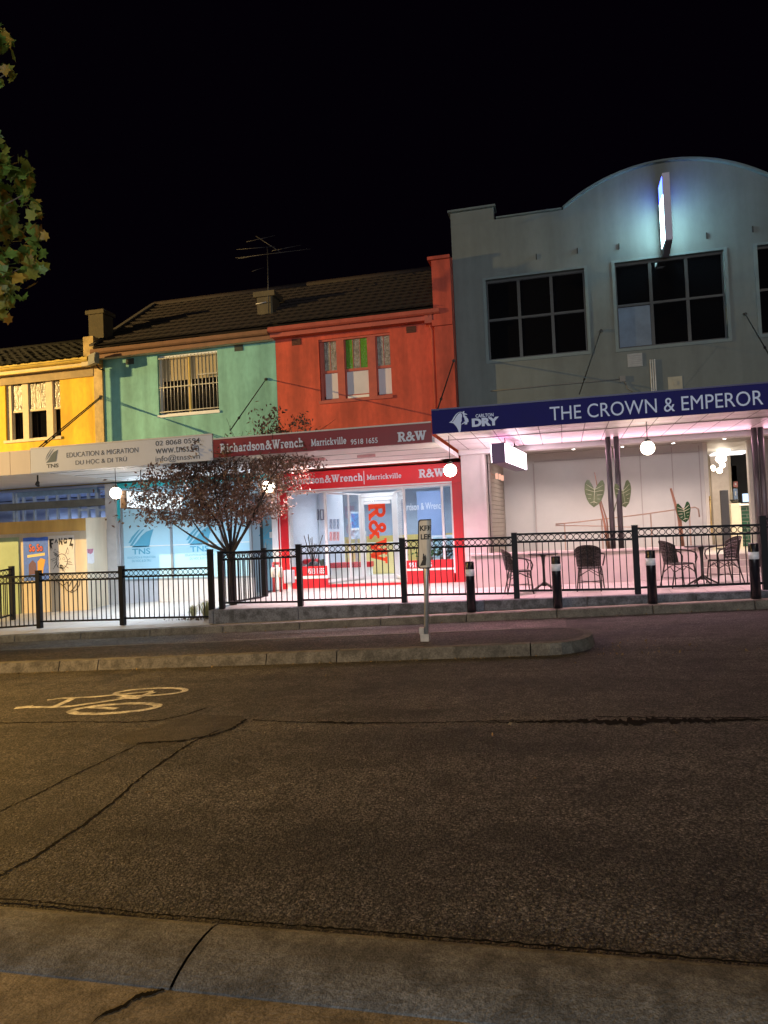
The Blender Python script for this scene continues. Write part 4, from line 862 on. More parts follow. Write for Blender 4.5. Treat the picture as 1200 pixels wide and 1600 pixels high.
# terrace: piers, shutter wall, back wall, ceiling
tw = pm('terrace_wall', (.52, .49, .48), .55, .07, 1.2); tpier = pm('pier_paint', (.60, .52, .50), .55, .12, 1.5)
MB().box(-2.28, -1.80, 17.15, 17.6, .3, 3.46).build('pier', tpier, B4); MB().box(-1.797, -1.72, 17.12, 17.6, .3, 3.355).build('pier_edge', tpier, B4)
YB = 20.0
cf_ = MB().box(-2.3, 8.5, 17.355, 24, 3.56, 3.6).build('terrace_ceiling', pm('ceiling_taupe', (.30, .27, .25), .6, .1, 2), B4)
DX0, DX1 = X_(1110, YB, 800), X_(1173, YB, 800); DZ = Z_(1140, 689, YB)
bw = MB().wall(-1.62, 8.4, .3, 3.558, YB, .15, [(DX0, DX1, .82, DZ)]).build('terrace_wall', tw, B4)
mb = MB()
for px in (955, 1002, 1052, 1095): x = X_(px, YB, 760); mb.box(x-.012, x+.012, YB-.012, YB-.002, .4, 3.5)
x = X_(835, YB, 760); mb.box(x-.02, x+.02, YB-.05, YB-.002, .4, 3.3); mb.box(x+.021, 3.4, YB-.03, YB-.013, 3.33, 3.36); mb.build('panel_joint', pm('joint_taupe', (.40, .35, .34), .6, .1), bw)
sh = MB(); n = 24
for k in range(n):
    z = .9+2.6*k/n; sh._hex([(-1.70, 17.62, z), (-1.66, 17.62, z), (-1.52, 19.98, z), (-1.56, 19.98, z), (-1.70, 17.62, z+.10), (-1.66, 17.62, z+.10), (-1.52, 19.98, z+.10), (-1.56, 19.98, z+.10)])
sh.build('roller_shutter', pm('shutter', (.34, .29, .25), .5, .15, 4, metal=.2), B4)
MB()._hex([(-1.9, 17.62, .3), (-1.72, 17.62, .3), (-1.57, 19.98, .3), (-1.9, 19.98, .3), (-1.9, 17.62, 3.55), (-1.72, 17.62, 3.55), (-1.57, 19.98, 3.55), (-1.9, 19.98, 3.55)]).build('shutter_back', pm('shutter_dark', (.10, .085, .075), .7, .1), B4)
# columns
cm = pm('plum_column', (.062, .056, .060), .35, .1, 3, metal=.1)
for px, yc in ((950.5, 16.45), (963.5, 16.45), (1180, 16.6), (1190, 16.6)):
    x = X_(px+4, yc, 780); MB().lathe([(.057, 1.0 if px < 1100 else .6), (.057, 3.47)], (x, yc, 0), 18).build('column', cm, B4)
MB().box(4.55, 8.4, 17.2, 17.4, .3, 3.46).build('end_wall', tpier, B4)
# planter wall in front of the terrace, steps at the door
plm = pm('planter_render', (.54, .46, .45), .7, .14, 2, .2, 30)
PX1 = X_(1098, 16.05, 870)
pl = thing('planter_wall', 'pale rendered planter wall along the pub terrace behind the chairs', 'planter', (.8, 16, .3))
MB().box(-2.0, PX1, 16.0, 16.12, .2, 1.04).box(-2.0, PX1, 16.9, 17.02, .2, 1.04).box(-2.0, -1.88, 16.121, 16.899, .2, 1.04).box(PX1-.12, PX1, 16.121, 16.899, .2, 1.04).build('wall', plm, pl)
MB().box(-2.02, PX1+.02, 15.97, 16.15, 1.043, 1.085).build('coping', pm('coping', (.60, .52, .50), .6, .1, 3), pl)
box('soil', pm('soil', (.05, .04, .03), .95, .4, 12, 1, 30), pl, -1.879, PX1-.121, 16.121, 16.899, .9, 1.0)
pb = MB()
for k in range(180):
    x = random.uniform(-1.8, PX1-.2); y = random.uniform(16.2, 16.8); r = random.uniform(.02, .06); pb.sphere((x, y, 1.0+r*.3), r, 6)
pb.build('pebbles', pm('pebble', (.35, .32, .27), .8, .5, 9), pl)
st = MB()
for k in range(4): st.box(PX1+.02, 6.5, 16.55+.34*k, 20 if k == 3 else 16.55+.34*(k+1), .2, .46+.125*k)
st.build('terrace_steps', pm('step_stone', (.50, .44, .40), .6, .12, 3), B4)
MB().quad((-1.5, 17.03, .35), (PX1, 17.03, .75), (PX1, 19.99, .84), (-1.5, 19.99, .35)).build('ramp', pm('step_stone', (.50, .44, .40), .6, .12, 3), B4)
# bits on the upper wall
dk = pm('wall_dark_patch', (.13, .16, .18), .7, .1)
vm = pm('grille', (.30, .31, .31), .5, .2, 6)
c = W(992, 563, YW); mb = MB().box(c.x-.16, c.x+.16, YW-.03, YW-.002, c.z-.15, c.z+.15)
for k in range(6): mb.box(c.x-.14, c.x+.14, YW-.045, YW-.0305, c.z-.13+k*.045, c.z-.11+k*.045)
mb.build('wall_vent', vm, B4)
c = W(1055, 599, YW); MB().box(c.x-.15, c.x+.15, YW-.012, YW-.002, c.z-.15, c.z+.15).box(c.x-.04, c.x+.04, YW-.03, YW-.0125, c.z-.04, c.z+.04).build('cover_plate', pm('plate', (.36, .34, .26), .6, .2, 6), B4)
mb = MB()
for dx in (0, .045, .09): p = W(1016, 562, YW-.04); mb.tube([(p.x+dx, YW-.04, p.z), (p.x+dx, YW-.04, 4.5), (p.x+dx-.05, YW-.06, 4.2), (p.x+dx-.2, YW-.1, 3.9)], .018, 6)
mb.build('pipe', pm('pipe_lagging', (.55, .56, .56), .6, .15, 8), B4)
P = [W(a, b, YW-.03) for a, b in ((767, 611), (820, 606), (870, 601), (930, 596), (972, 592))]
mb = MB().tube(P, .012, 6); mb.box(P[-1].x-.05, P[-1].x+.07, YW-.07, YW-.002, P[-1].z-.07, P[-1].z+.06); mb.tube([P[-1]+Vector((.05, 0, -.05)), W(980, 606, YW-.05), W(996, 617, YW-.08)], .014, 6); mb.build('cable', pm('cable_grey', (.16, .16, .16), .6, .2), B4)
mb = MB()
for px, py in ((838, 400), (902, 391), (967, 384), (1104, 367), (1176, 357)): p = W(px, py, YW-.02); mb.box(p.x-.012, p.x+.012, YW-.04, YW-.002, p.z-.08, p.z+.05)
mb.build('bracket', rodm, B4)
# interior beyond the door
mb = MB().quad((2.2, YB+.15, .82), (8.3, YB+.15, .82), (8.3, 25.5, .82), (2.2, 25.5, .82)); mb.build('bar_floor', pm('bar_floor', (.30, .24, .18), .3, .2, 3), B4)
mb = MB().quad((2.2, 25.5, .82), (8.3, 25.5, .82), (8.3, 25.5, 3.55), (2.2, 25.5, 3.55)); mb.build('rear_inner_wall', grid_mat('stone_wall', (.10, .085, .07), (.02, .018, .015), .34, .12, .02, 'XZ', .6, .5, .6), B4)
mb = MB().quad((2.2, YB+.15, .82), (2.2, 25.5, .82), (2.2, 25.5, 3.55), (2.2, YB+.15, 3.55)).quad((8.3, YB+.15, .82), (8.3, 25.5, .82), (8.3, 25.5, 3.55), (8.3, YB+.15, 3.55)); mb.build('inner_wall', pm('bar_wall', (.42, .34, .24), .6, .15, 2), B4)
MB().box(2.3, X_(1143, 23.6, 760), 23.6, 23.7, .82, 3.54).build('partition', pm('bar_taupe', (.34, .28, .21), .5, .15, 3), B4)
mb = MB()
for k in range(6): x = X_(1114+4.6*k, 23.55, 760); mb.box(x-.04, x+.04, 23.52, 23.598, .83, 3.5)
mb.build('curtain_fold', pm('taupe_fold', (.40, .34, .30), .6, .2, 3), B4)
MB().quad((2.2, YB+.16, 3.552), (8.3, YB+.16, 3.552), (8.3, 25.5, 3.552), (2.2, 25.5, 3.552)).build('bar_ceiling', pm('bar_ceiling_paint', (.62, .60, .60), .5, .1, 2), B4)
gold = pm('brass', (.62, .44, .18), .3, .1, 4, metal=.8)
fr = MB().box(DX0-.10, DX0-.002, YB-.04, YB+.16, .82, DZ+.06).box(DX1+.002, DX1+.08, YB-.04, YB+.16, .82, DZ+.06).box(DX0, DX1, YB-.04, YB+.16, DZ+.002, DZ+.06); fr = fr.build('door_frame', pm('door_frame_cream', (.66, .60, .54), .4, .08, 3), B4)
x = X_(1110, YB, 800); MB().box(x-.02, x+.03, YB+.17, YB+.22, .83, DZ).build('edge_trim', gold, fr)
x = X_(1108, YB, 780); MB().tube([(x, YB-.1, 1.2), (x, YB-.1, 2.2)], .02, 8).build('handle', gold, fr)

# ================================================================== SIGNS
def sign_board(name, label, x0, x1, z0, z1, Y, t, mat, edge=None, bevel=0):
    T = thing(name, label, 'sign', ((x0+x1)/2, Y, z0))
    MB().box(x0, x1, Y, Y+t, z0, z1).build('board', mat, T)
    if edge: MB().box(x0, x1, Y-.006, Y+t, z1+.002, z1+.03).build('trim', edge, T)
    return T
def rc(Y, l, tl, bl, r, tr, br_):   # rectangle from left px, its top/bottom py, right px, its top/bottom py
    a, b, c, d = W(l, tl, Y), W(l, bl, Y), W(r, tr, Y), W(r, br_, Y)
    return (a.x, c.x, (b.z+d.z)/2, (a.z+c.z)/2)
YF = 13.78
T = sign_board('fascia_sign', 'beige awning sign reading EDUCATION & MIGRATION with phone number and web address', -11.24, -6.90, 3.255, 3.775, YF-.03, .05, pm('beige_sign', (.56, .56, .60), .55, .07, 1.5), pm('pale_trim', (.6, .56, .5), .5, .1))
txt = pm('sign_ink', (.05, .055, .065), .5, .1)
letters('EDUCATION & MIGRATION', rc(YF-.03, 104, 708, 715.5, 216, 698.5, 706.5), front(YF-.03), txt, T)
letters('DU HỌC & DI TRÚ', rc(YF-.03, 118, 719, 729, 198, 711, 722), front(YF-.03), txt, T)
letters('02 8068 0594', rc(YF-.03, 243, 689.5, 697, 312, 683.5, 691.5), front(YF-.03), txt, T, bold=.005)
letters('www.tnss.vn', rc(YF-.03, 243, 700, 710, 310.5, 694.5, 704), front(YF-.03), txt, T)
letters('info@tnss.vn', rc(YF-.03, 243, 713, 724, 312, 707, 719.5), front(YF-.03), txt, T)
p = W(81, 727, YF-.03); h = .36
mb = MB(); pl = lambda u, v: Vector((p.x+u*h, YF-.034, p.z+.06+v*h))
for q in (((-.46, .14), (-.30, .50), (0, .84), (.04, .86), (-.25, .48)), ((-.42, .08), (-.18, .46), (.14, .80), (.20, .84), (-.10, .46)), ((-.40, .0), (.30, .04), (.36, .36), (.46, .74), (.16, .62), (-.04, .42), (-.24, .14))): mb.quad(*[pl(*k) for k in q]); 
for k, v in enumerate(mb.v): v.y -= .0006*(k//5)
mb.build('logo', pm('logo_slate', (.06, .10, .14), .5, .1), T)
letters('TNS', (p.x-.13, p.x+.17, p.z-.055, p.z+.03), front(YF-.03), txt, T, bold=.03)

T = sign_board('fascia_sign', 'maroon awning sign with Richardson&Wrench Marrickville lettering and phone number', -6.88, -2.36, 3.305, 3.67, YF-.03, .05, maroon, pm('pale_trim', (.6, .56, .5), .5, .1))
letters('Richardson&Wrench', rc(YF-.03, 344, 693, 709, 474, 684, 698), front(YF-.03), signwhite, T, slab=True)
letters('Marrickville', rc(YF-.03, 486, 685.5, 697, 541, 683, 694.5), front(YF-.03), signwhite, T, slab=True)
letters('9518 1655', rc(YF-.03, 548, 686.5, 695, 590, 683.5, 692), front(YF-.03), signwhite, T, bold=.012)
letters('R&W', rc(YF-.03, 621, 675.5, 691, 666, 672, 688), front(YF-.03), signwhite, T, slab=True)
YR = YW-.055
T = sign_board('fascia_sign', 'bright red shopfront sign with Richardson&Wrench lettering under the awning', -6.93, -2.56, 2.79, 3.22, YR-.022, .02, pm('red_sign', (.60, .006, .014), .4, .08, 1.5))
MB().box(-6.93, -2.56, YR-.026, YR-.0, 2.755, 2.788).build('trim', alu, T)
letters('Richardson&Wrench', rc(YR-.022, 437, 746, 758, 566.5, 740, 752.5), front(YR-.022), signwhite, T, slab=True)
MB().box(X_(569, YR, 745)-.01, X_(569, YR, 745)+.01, YR-.028, YR-.0225, 2.84, 3.17).build('divider', signwhite, T)
letters('Marrickville', rc(YR-.022, 573, 741.5, 749.5, 627, 739, 747.5), front(YR-.022), signwhite, T, slab=True)
letters('R&W', rc(YR-.022, 654, 733, 747, 694, 731.5, 745), front(YR-.022), signwhite, T, slab=True)

T = sign_board('fascia_sign', 'long navy awning sign reading THE CROWN & EMPEROR', -2.345, 8.5, 3.455, 3.895, YF-.03, .05, navy, pm('navy_trim', (.03, .03, .12), .4, .1))
letters('THE CROWN & EMPEROR', rc(YF-.03, 858.5, 633.5, 656, 1191.5, 612, 634), front(YF-.03), pm('letter_blue_white', (.62, .70, .92), .5, .05), T, bold=.0, thick=.012)
lw = pm('letter_blue_white', (.62, .70, .92), .5, .05)
letters('CARLTON', rc(YF-.03, 743, 647, 653, 771, 645.5, 650.5), front(YF-.03), lw, T, bold=.03); letters('DRY', rc(YF-.03, 737, 654, 667.5, 779.5, 651, 664), front(YF-.03), lw, T, bold=.06)
def hp(a, b, d=.004): return (lambda q: (q.x, q.z))(W(690+a*.14167, 630+b*.14167, YF-.03))
mb = MB()
mb.prism([hp(*q) for q in ((95,215),(130,222),(160,255),(178,285),(192,322),(210,310),(213,275),(215,240),(212,215),(222,195),(221,165),(228,140),(218,112),(205,108),(185,118),(160,150),(143,180),(125,205))], YF-.034, YF-.0305)
mb.prism([hp(*q) for q in ((80,216),(92,208),(115,190),(128,165),(140,145),(160,120),(180,105),(205,95),(228,98),(225,106),(200,103),(180,113),(158,140),(145,165),(128,192),(112,208),(98,214))], YF-.034, YF-.0305)
mb.prism([hp(*q) for q in ((232,96),(246,86),(252,92),(247,108),(275,118),(285,128),(262,126),(250,130),(268,145),(280,150),(272,155),(288,165),(296,185),(297,205),(282,215),(284,230),(268,236),(250,232),(262,218),(236,228),(218,240),(214,244),(228,222),(252,208),(240,205),(262,200),(255,190),(250,165),(240,150),(236,125),(228,110))], YF-.034, YF-.0305)
mb.build('horse_emblem', lw, T)

# hanging light boxes under the awnings
def light_box(name, label, x0, x1, y0, y1, z0, z1, zs, case, face, group=None):
    T = thing(name, label, 'sign', ((x0+x1)/2, (y0+y1)/2, z0))
    MB().box(x0, x1, y0, y1, z0, z1).build('case', case, T, .01)
    f = MB().box(x1+.001, x1+.012, y0+.02, y1-.02, z0+.02, z1-.02).build('face', face, T); MB().box(x0-.012, x0-.001, y0+.02, y1-.02, z0+.02, z1-.02).build('face', face, T)
    for y in (y0+.3*(y1-y0), y0+.75*(y1-y0)): MB().tube([((x0+x1)/2, y, z1), ((x0+x1)/2, y, zs)], .012, 8).build('hanger', rodm, T)
    return T, f
xa = X_(197.5, 14.3, 785)
T, f = light_box('hanging_sign', 'white lit box sign with turquoise TNS logo hung under the beige awning', xa-.15, xa, 14.3, 16.7, 2.40, 2.80, 3.30, pm('brown_case', (.16, .09, .05), .5, .2), emit('tns_box_glow', (.86, .96, 1.0), 1.5))
tns_logo(T, 0, 0, .2, 0, pm('logo_teal_dark', (.02, .22, .28), .5, .05), False, place=lambda u, v, d: (xa+.013+d, 14.85+u*.5, 2.50+v*.22))
xp = X_(801, 14.6, 710)
T, f = light_box('hanging_sign', 'glowing pink white box sign hung under the navy pub awning', xp-.27, xp, 14.6, 17.0, 2.90, 3.30, 3.47, pm('purple_case', (.10, .05, .12), .4, .1), emit('pub_box_glow', (1.0, .80, .92), 9.0))
rm = emit('box_letter', (1.0, .25, .42), 2.0)
mb = MB()
for k in range(7):
    y = 14.85+k*.28; mb.box(xp+.013, xp+.016, y, y+.13, 3.10-.004*k, 3.20)
for k in range(9): y = 14.9+k*.2; mb.box(xp+.013, xp+.016, y, y+.09, 2.955, 3.02)
mb.build('blurred_lettering', rm, T); T.rotation_euler = (0, 0, R_(-7))
# blade light box high on the pub wall
bx, bz0, bz1, by0, by1 = 2.49, 7.66, 9.12, 16.70, 17.34
T = thing('blade_sign', 'tall lit blade sign glowing blue and white on the arched parapet', 'sign', (bx, by1, bz0))
MB().box(bx-.075, bx+.075, by0, by1, bz0, bz1).build('case', pm('lilac_case', (.40, .39, .47), .45, .08, 3, emis=(.62, .58, .80), es=.07), T, .008)  # faint lilac emission put into the case so its front end reads lit
zb = bz0+(bz1-bz0)*.70
for s in (-1, 1):
    a, b = (bx+.0765, bx+.0795) if s > 0 else (bx-.0795, bx-.0765)
    MB().box(a, b, by0+.06, by1-.02, bz0+.03, zb-.002).build('lit_face', emit('blade_white', (.55, .95, 1.0), 17.0), T)
    MB().box(a, b, by0+.06, by1-.02, zb, bz1-.05).build('lit_face', emit('blade_blue', (.05, .09, 1.0), 10.0), T)
MB().box(bx-.03, bx+.03, by1, YW, bz0+.25, bz0+.32).box(bx-.03, bx+.03, by1, YW, bz1-.35, bz1-.28).build('bracket', rodm, T)
MB()._hex([(bx-.07, by0+.04, bz0-.01), (bx+.07, by0+.04, bz0-.01), (bx+.07, by1, bz0-.16), (bx-.07, by1, bz0-.16), (bx-.07, by0+.04, bz0), (bx+.07, by0+.04, bz0), (bx+.07, by1, bz0), (bx-.07, by1, bz0)]).build('base_cap', pm('dark_cap', (.12, .11, .13), .5, .1), T)

# ================================================================== LAMPS
def pendant(px, py, Y, zc, label, r=.125):
    p = W(px, py, Y)
    T = thing('globe_lamp', label, 'lamp', (p.x, Y, p.z), 'globe lamps hung under the awnings')
    MB().sphere((p.x, Y, p.z), r, 24).build('globe', globem, T); MB().lathe([(.05, r-.01), (.055, r+.03), (.015, r+.05)], (p.x, Y, p.z), 12).build('fitting', rodm, T)
    MB().tube([(p.x, Y, p.z+r+.04), (p.x, Y, zc)], .008, 6).build('drop_rod', rodm, T)
pendant(181, 770.5, 14.3, 3.30, 'globe lamp beside the white TNS box sign')
pendant(420, 760, 14.6, 3.30, 'globe lamp shining through the leaves of the small street tree')
pendant(703.5, 735, 14.3, 3.47, 'globe lamp at the end of the red shopfront sign')
pendant(1012, 700, 14.4, 3.47, 'globe lamp hung before the pub terrace wall')
T0 = None
for k, (px, py) in enumerate(((887.5, 697), (896, 702), (968, 692), (972.5, 698), (1052, 685.5), (1052, 692.5), (1135.5, 678.5), (1132, 685.5))):
    Y = 17.9+.55*(k % 2); p = W(px, py, Y); z0 = 3.56
    mb = MB().lathe([(.045, 0), (.05, .11), (.03, .12), (.012, z0-p.z)], (p.x, Y, p.z), 14)
    lb = ['shutter', 'pair of columns', 'globe lamp', 'bar doorway'][k//2]
    T = thing('spot_lamp', 'small steel ceiling spot lamp nearest the %s, %s of its pair' % (lb, ('further forward', 'further back')[k % 2]), 'lamp', (p.x, Y, p.z), 'spot lamps on the terrace ceiling')
    mb.build('body', pm('spot_body', (.30, .28, .28), .35, .1, metal=.5), T)
    MB().lathe([(.038, -.006), (.036, -.002)], (p.x, Y, p.z), 12).build('lens', emit('spot_glow', (1, .92, .86), 10), T)
p = W(1093.5, 682.5, 18.6); T = thing('exit_sign', 'small red lit sign on the terrace ceiling', 'sign', tuple(p))
MB().box(p.x-.09, p.x+.09, 18.6, 18.64, p.z-.06, p.z+.06).build('panel', emit('exit_red', (.75, .03, .05), 1.0), T); MB().box(p.x-.03, p.x+.03, 18.61, 18.63, p.z+.061, 3.56).build('mount', rodm, T)
mb = MB()
for dx in (-.05, 0, .05): mb.box(p.x+dx-.012, p.x+dx+.012, 18.594, 18.599, p.z-.04, p.z+.035)
mb.build('symbol', emit('exit_pale', (.9, .5, .5), 1.0), T)
# floodlight on the corner of the yellow wall
p = W(147, 563, 16.95); T = thing('floodlight', 'unlit square floodlight bracketed at the corner of the yellow building', 'lamp', tuple(p))
mb = MB()._hex([(p.x-.13, 16.85, p.z-.14), (p.x+.12, 16.80, p.z-.10), (p.x+.14, 16.96, p.z-.10), (p.x-.11, 17.0, p.z-.14), (p.x-.10, 16.86, p.z+.13), (p.x+.14, 16.82, p.z+.18), (p.x+.16, 16.97, p.z+.18), (p.x-.08, 17.0, p.z+.13)]); mb.build('housing', pm('flood_grey', (.22, .22, .22), .5, .2), T)
MB().quad((p.x-.11, 16.842, p.z-.11), (p.x+.11, 16.792, p.z-.07), (p.x+.12, 16.812, p.z+.15), (p.x-.09, 16.852, p.z+.11)).build('glass_face', pm('flood_glass', (.3, .3, .28), .1, .1), T)
MB().tube([(p.x, 17.0, p.z-.05), (p.x+.05, 17.08, p.z-.2), (p.x+.06, 17.3, p.z-.2)], .02, 6).build('bracket', rodm, T)
# small camera under the beige awning
p = W(59, 754, 14.6); T = thing('security_camera', 'small dark camera hanging from the beige awning soffit', 'camera', (p.x, 14.6, 3.3))
MB().tube([(p.x, 14.6, 3.30), (p.x, 14.6, 3.16)], .018, 8).build('stem', rodm, T); MB().sphere((p.x, 14.6, 3.12), .045, 12).build('dome', rodm, T); MB().beam((p.x-.04, 14.6, 3.1), (p.x+.06, 14.55, 3.05), .05, .05).build('body', rodm, T)

# light inside and under the awnings (the shops' own lamps, plus added soffit fill)
def down(name, loc, energy, color, sx, sy): 
    o = lamp(name, 'AREA', loc, energy, color, sx, None, sy); o.data.spread = R_(118); return o
down('awning_batten_light', (-9.2, 15.8, 3.26), 215, (.70, .86, 1.0), 3.6, .5)
down('awning_batten_light', (-4.6, 15.6, 3.22), 260, (1.0, .74, .78), 3.4, .4)
down('pub_awning_light', (1.2, 15.0, 3.44), 210, (1.0, .58, .66), 6.5, .3)
down('pub_awning_light', (-1.6, 15.2, 3.44), 95, (1.0, .36, .56), 1.0, .6)
down('terrace_light', (1.2, 18.6, 3.5), 135, (1.0, .84, .74), 5.0, .8)
down('shop_ceiling_light', (-4.7, 20.0, 2.92), 185, (.86, .94, 1.0), 3.6, 3.6)
def upfill(name, loc, energy, color, sx, sy, tgt):  # unseen area lamps added to brighten the soffits, no fittings modelled
    return lamp(name, 'AREA', loc, energy, color, sx, tgt, sy)
upfill('soffit_fill', (2.0, 16.85, 3.30), 42, (1.0, .50, .66), 7.0, .1, (2.0, 15.2, 3.47))
upfill('soffit_fill', (-9.2, 17.3, 3.10), 20, (.78, .9, 1.0), 4.0, .1, (-9.2, 15.6, 3.3))
upfill('soffit_fill', (-4.6, 17.3, 3.24), 9, (1.0, .82, .78), 4.0, .06, (-4.6, 15.6, 3.3))
down('bar_light', (4.9, 21.6, 3.5), 200, (1.0, .86, .68), 2.5, 3)
down('site_light', (-14.5, 19.6, 3.1), 170, (.66, .82, 1.0), 3.5, 1.6)
down('shop_ceiling_light', (-9.4, 19.0, 3.1), 40, (.72, .9, 1.0), 4, 2)

# ================================================================== STREET FURNITURE
def fence(label, posts, panels):
    """posts: (x, y, zbase, ztop); panels: index pairs"""
    T = thing('pedestrian_fence', label, 'fence', (posts[0][0], posts[0][1], posts[0][2]), 'black pedestrian fences along the footpath')
    for x, y, zb, zt_ in posts:
        mb = MB().box(x-.052, x+.052, y-.052, y+.052, zb, zt_-.012).box(x-.058, x+.058, y-.058, y+.058, zt_-.011, zt_); mb.build('post', blackm, T, .006)
    for i, j, zb, zt_ in panels:
        a = Vector(posts[i][:2]+(0,)); b = Vector(posts[j][:2]+(0,)); d = (b-a).normalized(); L = (b-a).length
        a = a+d*.055; b = b-d*.055; L -= .11
        zi, zj = zb; ti, tj = zt_
        q = lambda t, z: Vector((a.x+(b.x-a.x)*t, a.y+(b.y-a.y)*t, z))
        mb = MB(); lerp = lambda u, v, t: u+(v-u)*t
        for off in (-.02, -.165): mb.beam(q(0, ti+off), q(1, tj+off), .036, .038)
        mb.beam(q(0, zi), q(1, zj), .036, .038)
        n = max(2, round(L/.116))
        for k in range(1, n): t = k/n; mb.beam(q(t, lerp(zi, zj, t)), q(t, lerp(ti, tj, t)-.15), .016, .016)
        rail = mb.build('panel', blackm, T)
        mb = MB(); up = Vector((0, 0, 1))
        for k in range(n): t = (k+.5)/n; mb.ring(q(t, lerp(ti, tj, t)-.0925), d, up, .049, .0075, 14, 4)
        mb.build('ring_band', blackm, rail)
    return T
YP = 13.92
def post(px, top, bot, Y=YP): a = W(px, top, Y); b = W(px, bot, Y); return (b.x, Y, b.z-.01, a.z)
lowp = [(-17.6, YP, low_z(-17.6, YP)-.02, .98), (-15.5, YP, low_z(-15.5, YP)-.02, 1.03), (-13.35, YP, low_z(-13.35, YP)-.02, 1.08), post(62.5, 891, 981), post(192.5, 884, 976), post(332, 858, 970), (-13.35, 15.55, low_z(-13.3, 15.5), 1.2)]
def zr(p): return p[2]
fence('low black fence with ring band before the plywood hoarding and frosted shop window', lowp,
      [(0, 1, (-.25, -.2), (.9, .95)), (1, 2, (-.2, -.14), (.95, 1.0)), (2, 3, (-.16, Z_(70, 976.5, YP)), (1.01, Z_(66, 898, YP))), (3, 4, (Z_(68, 971, YP), Z_(187, 968, YP)), (Z_(68, 895.5, YP), Z_(187, 892, YP))), (4, 5, (Z_(198, 966, YP), Z_(327, 963.5, YP)), (Z_(198, 889, YP), Z_(327, 885.5, YP))), (2, 6, (-.12, .0), (1.03, 1.15))])
hp_ = [post(347.5, 861, 953), post(470, 850, 948), post(632.5, 840, 943), post(808, 832, 936), post(997, 820, 929), post(1197.5, 805, 924), (5.55, YP, plat_z(5.5, YP), 1.70), post(415, 856, 938, 15.95)]
def pn2(l, lt, lb, r, rt, rb, Y=YP): return ((Z_(l, lb, Y), Z_(r, rb, Y)), (Z_(l, lt, Y), Z_(r, rt, Y)))
fence('tall black fence with ring band on the raised footpath before the red shop and pub', hp_,
      [(0, 1, *pn2(352, 862, 942, 464, 857, 940)), (1, 2, *pn2(476, 852, 937.5, 627, 847, 934)), (2, 3, *pn2(638, 843, 929.5, 802, 838, 927)), (3, 4, *pn2(813, 833, 923, 991, 828, 920)), (4, 5, *pn2(1002, 824, 918, 1192, 818, 911)), (5, 6, (.42, .45), (1.60, 1.62)), (0, 7, (Z_(352, 943, YP), Z_(411, 932, 15.95)), (Z_(352, 862, YP), Z_(411, 862, 15.95)))])

# bollards
bl = [(737, 877, 956), (872, 869, 950.5), (1020, 858.5, 942), (1181.5, 847.5, 934.5)]
lbs = ['black bollard with white band in front of the pink pier', 'black bollard with white band in front of the lone black chair', 'black bollard with white band beside the wide black fence post', 'black bollard with white band in front of the doorway steps']
b0 = None
for (px, t, b), lb in zip(bl, lbs):
    p = W(px, b, 13.62); zt_ = Z_(px, t, 13.62); loc = (p.x, 13.62, road_z(p.x)+.141)
    if b0 is None:
        b0 = thing('bollard', lb, 'bollard', loc, 'black bollards along the kerb'); o = Vector(loc); h = zt_-loc[2]
        MB().lathe([(.082, 0), (.082, h*.70), (.082, h-.02), (.074, h-.004), (.06, h)], o, 24).build('body', pm('bollard_black', (.010, .010, .016), .22, .15, 5), b0)
        MB().lathe([(.0835, h*.715), (.0835, h*.845)], o, 24).build('reflective_band', pm('reflective_white', (.78, .82, .90), .35, .1, 8), b0)
    else: dup(b0, loc, 0, lb)

# keep left sign on the median
sx, sy = -1.955, 10.14
T = thing('traffic_sign', 'battered white KEEP LEFT sign leaning slightly on its steel post', 'sign', (sx, sy, road_z(sx)+.146))
zb = road_z(sx)+.146; top = W(666, 813, sy); base = W(666, 1000, sy)
lean = Vector((base.x, sy, zb)); tp = Vector((top.x+.0, sy+.02, top.z-.04))
MB().tube([lean, tp], .033, 14).build('post', steel, T)
MB().box(lean.x-.07, lean.x+.05, sy-.06, sy+.06, zb, zb+.10).box(lean.x-.085, lean.x-.02, sy-.05, sy+.03, zb+.1, zb+.19).build('base_socket', pm('galv_dull', (.34, .34, .33), .6, .25, 10), T)
nrm = Vector((-.12, -.99, 0)).normalized(); rt = Vector((-nrm.y, nrm.x, 0)); up = (tp-lean).normalized()
Wd, Hd = .40, top.z-1.11+.03
ctr = Vector((W(655, 850, sy).x, sy-.04, (top.z+1.11)/2))
def plate(u, v, d=0.0):   # u across 0..1, v up 0..1; the right half is curled back round the post
    s_ = u*Wd; s0, rr, amax = .115, .055, R_(112)
    if s_ <= s0: q, t_, n_ = rt*s_, rt, nrm
    else:
        a = min((s_-s0)/rr, amax); n_ = nrm*math.cos(a)+rt*math.sin(a); t_ = rt*math.cos(a)-nrm*math.sin(a)
        q = rt*(s0+rr*math.sin(a))-nrm*(rr*(1-math.cos(a)))
        if a >= amax: q = q+t_*(s_-s0-rr*amax)
    w_ = 0
    return ctr+q+up*((v-.5)*Hd)+n_*d+nrm*(.03+w_*u)
def rounded(n=6, r=.10):
    out = []; ar = Wd/Hd
    for cx_, cy_, a0 in ((r, r*ar, 180), (1-r, r*ar, 270), (1-r, 1-r*ar, 0), (r, 1-r*ar, 90)):
        for k in range(n+1): a = R_(a0+90*k/n); out.append((cx_+r*math.cos(a), cy_+r*ar*math.sin(a)))
    return out
